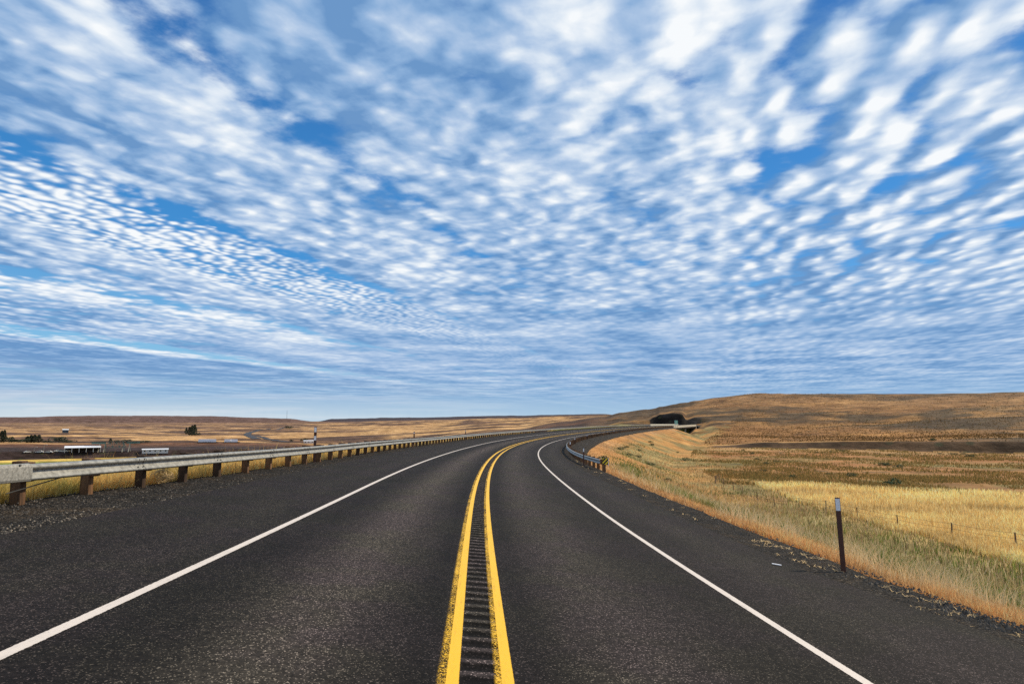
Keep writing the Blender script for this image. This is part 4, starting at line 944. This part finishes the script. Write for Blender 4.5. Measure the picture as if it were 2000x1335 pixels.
# ------------------------------------------------------------------ wire fence on the right
def fence():
    tops = [(1396.6, 928, .09, 1.25), (1400, 926, .05, 1.2), (1404.5, 924, .05, 1.2), (1413, 935, .05, 1.15), (1431.6, 941, .05, 1.15), (1450, 950, .05, 1.1), (1478, 960, .05, 1.1), (1511.6, 968.5, .05, 1.15), (1559.6, 971.5, .05, 1.15), (1612, 976.6, .06, 1.25), (1674, 990, .05, 1.1), (1752.8, 1005, .06, 1.15), (1856.6, 1020, .07, 1.25), (1982, 1039, .07, 1.25), (2130, 1066, .07, 1.2)]
    pts = []
    for u, v, r, h in tops:
        a = (u-1000)/F; b = -(v-667.5)/F; D = np.array([a, math.cos(PITCH)-b*math.sin(PITCH), math.sin(PITCH)+b*math.cos(PITCH)]); hl = math.hypot(D[0], D[1])
        rr = np.linspace(25, 150, 1200); x = D[0]/hl*rr; y = D[1]/hl*rr; zz = CH+D[2]/hl*rr; g = terrain(x, y)[0]; k = int(np.argmin(np.abs(zz-g-h))); pts.append((x[k], y[k], g[k], r, h))
    root = empty('wire_fence', pts[9][:3], 0, 'sagging barbed wire fence on dark posts along the foot of the embankment', 'fence'); L = Vector(pts[9][:3])
    for x, y, z, r, h in pts:
        m = MB(); lean = random.uniform(-.06, .06); m.tube((0, 0, -.3), (lean, random.uniform(-.05, .05), h), r*.9, r*.75, 7); o_ = m.obj('post', M['rust_wire'], root); o_.location = Vector((x, y, z))-L
    for hh in (.95, .62, .34):
        m = MB()
        for (x0, y0, z0, r0, h0), (x1, y1, z1, r1, h1) in zip(pts[:-1], pts[1:]):
            prev = None
            for k in range(7):
                t = k/6; p = Vector((x0+(x1-x0)*t, y0+(y1-y0)*t, z0+(z1-z0)*t+hh*h0*(1-t)+hh*h1*t-.07*math.sin(math.pi*t)))-L
                if prev is not None: m.tube(prev, p, .012, seg=4)
                prev = p
        m.obj('wire', M['rust_wire'], root)
fence()

# ------------------------------------------------------------------ road bridge over the cutting, barriers, sign
def bridge():
    q0 = road_pt(BR0, 0); root = empty('road_bridge', tuple(q0), 0, 'concrete road bridge with pale parapets at the far end of the bend', 'bridge'); L = np.array(q0)
    s = np.arange(BR0-1, BR1+1.1, 3.0)
    def sweep(name, prof, mt):   # prof in (offset, dz)
        V = []; Fq = []; k = len(prof)
        for q in s:
            for o, dz in prof: p = road_pt(q, o, dz)-L; V.append(tuple(p))
        for i in range(len(s)-1):
            for j in range(k): Fq.append((i*k+j, i*k+(j+1) % k, (i+1)*k+(j+1) % k, (i+1)*k+j))
        Fq += [tuple(range(k)), tuple((len(s)-1)*k+j for j in range(k-1, -1, -1))]
        return mesh_obj(name, V, Fq, mt, root)
    sweep('deck', [(-7.4, -.03), (7.3, -.03), (7.3, -.35), (6.2, -.4), (6.0, -1.7), (-6.2, -1.7), (-6.4, -.4), (-7.4, -.35)], M['girder'])
    sweep('parapet', [(-7.35, -.03), (-7.35, 1.0), (-7.1, 1.0), (-6.85, -.03)], M['concrete'])
    sweep('parapet', [(6.9, -.03), (7.02, 1.0), (7.28, 1.0), (7.34, -.5)], M['concrete'])
    for q in (BR0+42, BR0+86):
        c = road_pt(q, 0); m = MB()
        for o in (-4, 0, 4): p = road_pt(q, o)-L; m.tube((p[0], p[1], -10.5), (p[0], p[1], p[2]-1.6), .6, seg=10)
        m.obj('pier', M['concrete'], root)
    p = road_pt(BR1, 7.1)-L; m = MB(); m.box(0, 0, -1.6, .8, 1.4, 4.4); o_ = m.obj('abutment', M['concrete'], root); o_.location = tuple(p)
bridge()
def sign():
    q = road_pt(BR0+2, 8.6); z = tz(q[0], q[1]); root = empty('road_sign', (q[0], q[1], z), R(0), 'small green highway sign with white border standing before the dark road cut', 'sign')
    h = q[2]+2.0-z
    for dx in (-.6, .6): MB().box(dx, .08, h/2, .1, .1, h+.1).obj('post', M['girder'], root)
    MB().box(0, 0, h+1.15, 2.0, .05, 2.4, .02).obj('panel', M['green'], root)
    m = MB()
    for a, b, c, d in ((0, 1.1, 1.8, .09), (0, -1.1, 1.8, .09), (-.9, 0, .09, 2.2), (.9, 0, .09, 2.2)): m.box(a, -.03, h+1.15+b, c, .012, d)
    m.obj('border', M['white'], root); m = MB()
    for zz, w in ((.5, 1.0), (.05, .9), (-.45, 1.1)): m.box(0, -.03, h+1.15+zz, w, .012, .2)
    m.obj('legend', M['white'], root)
sign()

# ------------------------------------------------------------------ left valley: shed, railway truss, trailers, cars, houses
def frame_at(u, v, rmin): p = at(u, v, rmin); r = math.hypot(p[0], p[1]); return p, r/F, -math.atan2(p[0], p[1])
def shed():
    p, k, rz = frame_at(161, 884, 560); root = empty('open_shed', tuple(p), rz, 'open-sided shed with a pale roof beside the yard below the bluff', 'shed'); w, h = 48*k, 10*k
    m = MB(); m.prism([(-7, h*.74), (0, h), (7, h*.74), (7, h*.70), (0, h*.95), (-7, h*.70)], 'x', -w/2, w/2); m.obj('roof', M['roof'], root)
    for i in range(6):
        for y in (-6.6, 6.6): MB().box(-w/2+.4+i*(w-.8)/5, y, h*.36, .4, .4, h*.72).obj('column', M['whitewall'], root)
    m = MB(); m.box(0, 6.2, h*.36, w*.96, .2, h*.66); m.obj('back_wall', M['darkwall'], root)
    m = MB(); m.prism([(-6.8, h*.70), (0, h*.94), (6.8, h*.70), (6.8, 0), (4, 0), (4, h*.5), (-6.8, h*.5)], 'x', w/2-.5, w/2-.3); m.obj('gable', M['rust'], root)
shed()
def truss():
    p, k, rz = frame_at(225, 882, 600); root = empty('railway_bridge', tuple(p), rz, 'dark steel railway truss bridge on pale piers below the bluff', 'railway bridge'); H = 16.5*k; W = 70*k; X = lambda u: (u-225)*k
    m = MB(); m.box(0, 0, H-.3, W, 3, .5); m.obj('deck', M['girder'], root)
    m = MB()
    for sgn in (-1, 1):
        m.box((X(238)+X(212))/2, sgn*1.4, H-5.4, X(240)-X(211), .35, .45)
        n = 6; xs = np.linspace(X(211), X(240), n+1)
        for i in range(n):
            m.tube((xs[i], sgn*1.4, H-.6), (xs[i], sgn*1.4, H-5.4), .2, seg=5); a, b = (H-.6, H-5.4) if i % 2 else (H-5.4, H-.6); m.tube((xs[i], sgn*1.4, a), (xs[i+1], sgn*1.4, b), .2, seg=5)
    m.obj('truss', M['trussp'], root)
    for a, b in ((192, 211), (240, 259)): MB().box((X(a)+X(b))/2, 0, H-1.3, X(b)-X(a), 2.4, 1.5).obj('girder', M['trussp'], root)
    for u in (203.5, 211, 236.5, 245):
        m = MB(); 
        for s_ in (-1, 1): m.tube((X(u)+s_*.8-.5, s_*1.5, -.5), (X(u)+s_*.2, s_*.9, H-2), .42, .3, 6)
        m.obj('pier', M['concrete'], root)
truss()
def white_building(u0, u1, vt, vb, rmin, label, name='white_building', roof='roof', depth=7, cat='building', wall='whitewall'):
    p, k, rz = frame_at((u0+u1)/2, vb, rmin); root = empty(name, tuple(p), rz, label, cat); w = (u1-u0)*k; h = (vb-vt)*k
    MB().box(0, 0, h*.4-.4, w, depth, h*.8+.8).obj('wall', M[wall], root)
    m = MB(); m.prism([(-depth/2-.3, h*.78), (0, h), (depth/2+.3, h*.78)], 'x', -w/2-.3, w/2+.3); m.obj('roof', M[roof], root)
    n = max(2, int(w/4))
    for i in range(n):
        f = MB().box(-w/2+(i+.5)*w/n, -depth/2-.02, h*.42, min(1.2, w/n*.4), .08, h*.3).obj('window', M['glass'], root)
white_building(284, 322, 876.5, 883, 560, 'long low white building below the bluff, right of the truss bridge')
white_building(594, 612, 859.5, 865, 700, 'white shed beyond the guardrail, beside the two-banded post', roof='roof')
white_building(123.5, 131.5, 839, 845, 1000, 'small house with dark walls on the plain above the tree row', name='small_house', roof='roof', depth=9, wall='roofdark')
def trailer(u0, u1, v, rmin, label, group, first=[None]):
    p, k, rz = frame_at((u0+u1)/2, v, rmin); w = (u1-u0)*k
    if first[0] is None:
        root = empty('white_trailer', tuple(p), rz, label, 'trailer', group)
        MB().box(0, 0, 2.3, 1, 2.5, 2.8, .03).obj('box', M['white'], root)
        m = MB(); m.box(0, 0, .8, .94, 1.6, .25); m.obj('chassis', M['girder'], root)
        for x in (-.33, -.26, .28, .36): MB().tube((x, -1.25, .5), (x, 1.25, .5), .5, seg=10).obj('wheel', M['tyre'], root)
        for ch in root.children:
            if ch.name.startswith('wheel'): ch.scale = (1, 1, 1)
        first[0] = root; root.scale = (w, 1, 1.15)
    else: copy_tree(first[0], tuple(p), rz, label, group, (w, 1, 1.15))
G = 'white trailers parked on the plain'
for u0, u1, v, lb in ((388, 395, 864.5, 'leftmost white trailer of the row of four on the plain'), (396, 402.5, 864.5, 'second white trailer of the row of four on the plain'), (403.5, 411, 864.5, 'third white trailer of the row of four on the plain'), (412, 421, 864.5, 'rightmost white trailer of the row of four on the plain'), (439, 448.5, 864.5, 'left white trailer of the pair before the winding road'), (450, 462.5, 864.5, 'right, longer white trailer of the pair before the winding road')):
    trailer(u0, u1, v, 700, lb, G)
def car(first=[None]):
    root = empty('parked_car', (0, 0, 0), 0, 'x', 'car', 'cars parked in the yard')
    m = MB(); m.prism([(-2.2, .35), (-2.2, .85), (-1.2, .95), (-.7, 1.45), (.9, 1.45), (1.5, .95), (2.2, .85), (2.2, .35)], 'y', -.85, .85); m.obj('body', M['whitewall'], root)
    m = MB(); m.prism([(-1.05, .97), (-.62, 1.36), (.84, 1.36), (1.3, .97)], 'y', -.87, .87); m.obj('window', M['glass'], root)
    for x in (-1.4, 1.4):
        for y in (-.8, .8): MB().tube((x, y-.1, .33), (x, y+.1, .33), .33, seg=10).obj('wheel', M['tyre'], root)
    return root
c0 = car()
for i, (u, lb) in enumerate(((53, 'leftmost tiny white car in the yard below the bluff'), (77, 'white car left of the lamp pole in the yard'), (95, 'white car just right of the lamp pole in the yard'), (113, 'pale car midway between lamp pole and shed'), (122, 'white car second from the shed in the yard'), (132, 'white car parked right beside the pale-roofed shed'))):
    p, k, rz = frame_at(u, 884, 560)
    if i == 0: c0.location = p; c0.rotation_euler = (0, 0, rz+.3); c0['label'] = lb; c0.scale = (1.1,)*3
    else: copy_tree(c0, tuple(p), rz+random.uniform(-.5, .5), lb, 'cars parked in the yard', (1.25,)*3)
def lamp(u, label, h):
    p, k, rz = frame_at(u, 884, 560); root = empty('lamp_pole', tuple(p), rz, label, 'lamp pole', 'lamp poles in the yard'); MB().tube((0, 0, 0), (0, 0, h), .16, .1).obj('pole', M['galv'], root); MB().tube((0, 0, h), (1.6, 0, h+.1), .08).obj('arm', M['galv'], root); MB().box(1.8, 0, h, .7, .3, .15).obj('lamp_head', M['white'], root)
lamp(85, 'slim lamp pole rising from the yard between two white cars', 6.5); lamp(66, 'shorter lamp pole left of the slim one in the yard', 4.5)
def mast():
    p = at(560, 819, 5100); p = at(560, 818.2, 5300); root = empty('radio_mast', tuple(p), 0, 'thin radio mast on the skyline of the far plateau', 'mast'); k = math.hypot(p[0], p[1])/F; h = 15.5*k
    m = MB()
    for a in (0, 2.09, 4.19): m.tube((1.1*math.cos(a), 1.1*math.sin(a), -3), (.5*math.cos(a), .5*math.sin(a), h), .45, .3, 4)
    for i in range(14):
        z0, z1 = i*h/14, (i+1)*h/14; a, b = (i % 3)*2.09, ((i+1) % 3)*2.09; m.tube((math.cos(a), math.sin(a), z0), (math.cos(b), math.sin(b), z1), .2, seg=4)
    m.obj('lattice', M['girder'], root)
    MB().tube((0, 0, h), (0, 0, h+6), .35, .2, 5).obj('antenna', M['girder'], root); MB().box(0, 0, h*.45, 3, 3, 2.0).obj('drum', M['whitewall'], root)
mast()

# ------------------------------------------------------------------ far roads on the plain
def draped(name, pts, width, mt, label, rmin):
    P = [at(u, v, rmin) for u, v in pts]; Q = []
    for a, b in zip(P[:-1], P[1:]):
        n = max(2, int(np.linalg.norm(b-a)/12))
        for i in range(n): t = i/n; Q.append(a*(1-t)+b*t)
    Q.append(P[-1]); Q = np.array(Q)
    for _ in range(6): Q[1:-1] = (Q[:-2]+2*Q[1:-1]+Q[2:])/4
    T = np.gradient(Q[:, :2], axis=0); T /= np.linalg.norm(T, axis=1)[:, None]+1e-9; N_ = np.stack([T[:, 1], -T[:, 0]], 1)
    cols = []
    for f in (-1, -.5, 0, .5, 1): x = Q[:, 0]+N_[:, 0]*f*width/2; y = Q[:, 1]+N_[:, 1]*f*width/2; cols.append(np.stack([x, y, terrain(x, y)[0]], 1))
    V = np.stack(cols, 1); V[..., 2] = V[..., 2].max(1, keepdims=True)+.5
    n, c = V.shape[:2]; idx = np.arange(n*c).reshape(n, c); Fc = np.stack([idx[:-1, :-1].ravel(), idx[:-1, 1:].ravel(), idx[1:, 1:].ravel(), idx[1:, :-1].ravel()], 1)
    o_ = mesh_obj(name, V.reshape(-1, 3), Fc, mt); tag(o_, label, kind='structure')
M['farroad'] = mat('far_asphalt', (.035, .035, .042), .9, 0, .3, .05)
draped('far_road', [(600, 832), (560, 834.5), (525, 838), (500, 841.5), (486, 845.5), (483, 849), (490, 853), (502, 857)], 16, M['farroad'], 'dark road winding down the far slope in a hairpin', 900)
draped('far_road', [(500, 850.5), (520, 856), (545, 861), (565, 863)], 10, M['farroad'], 'lower branch of the winding far road', 850)
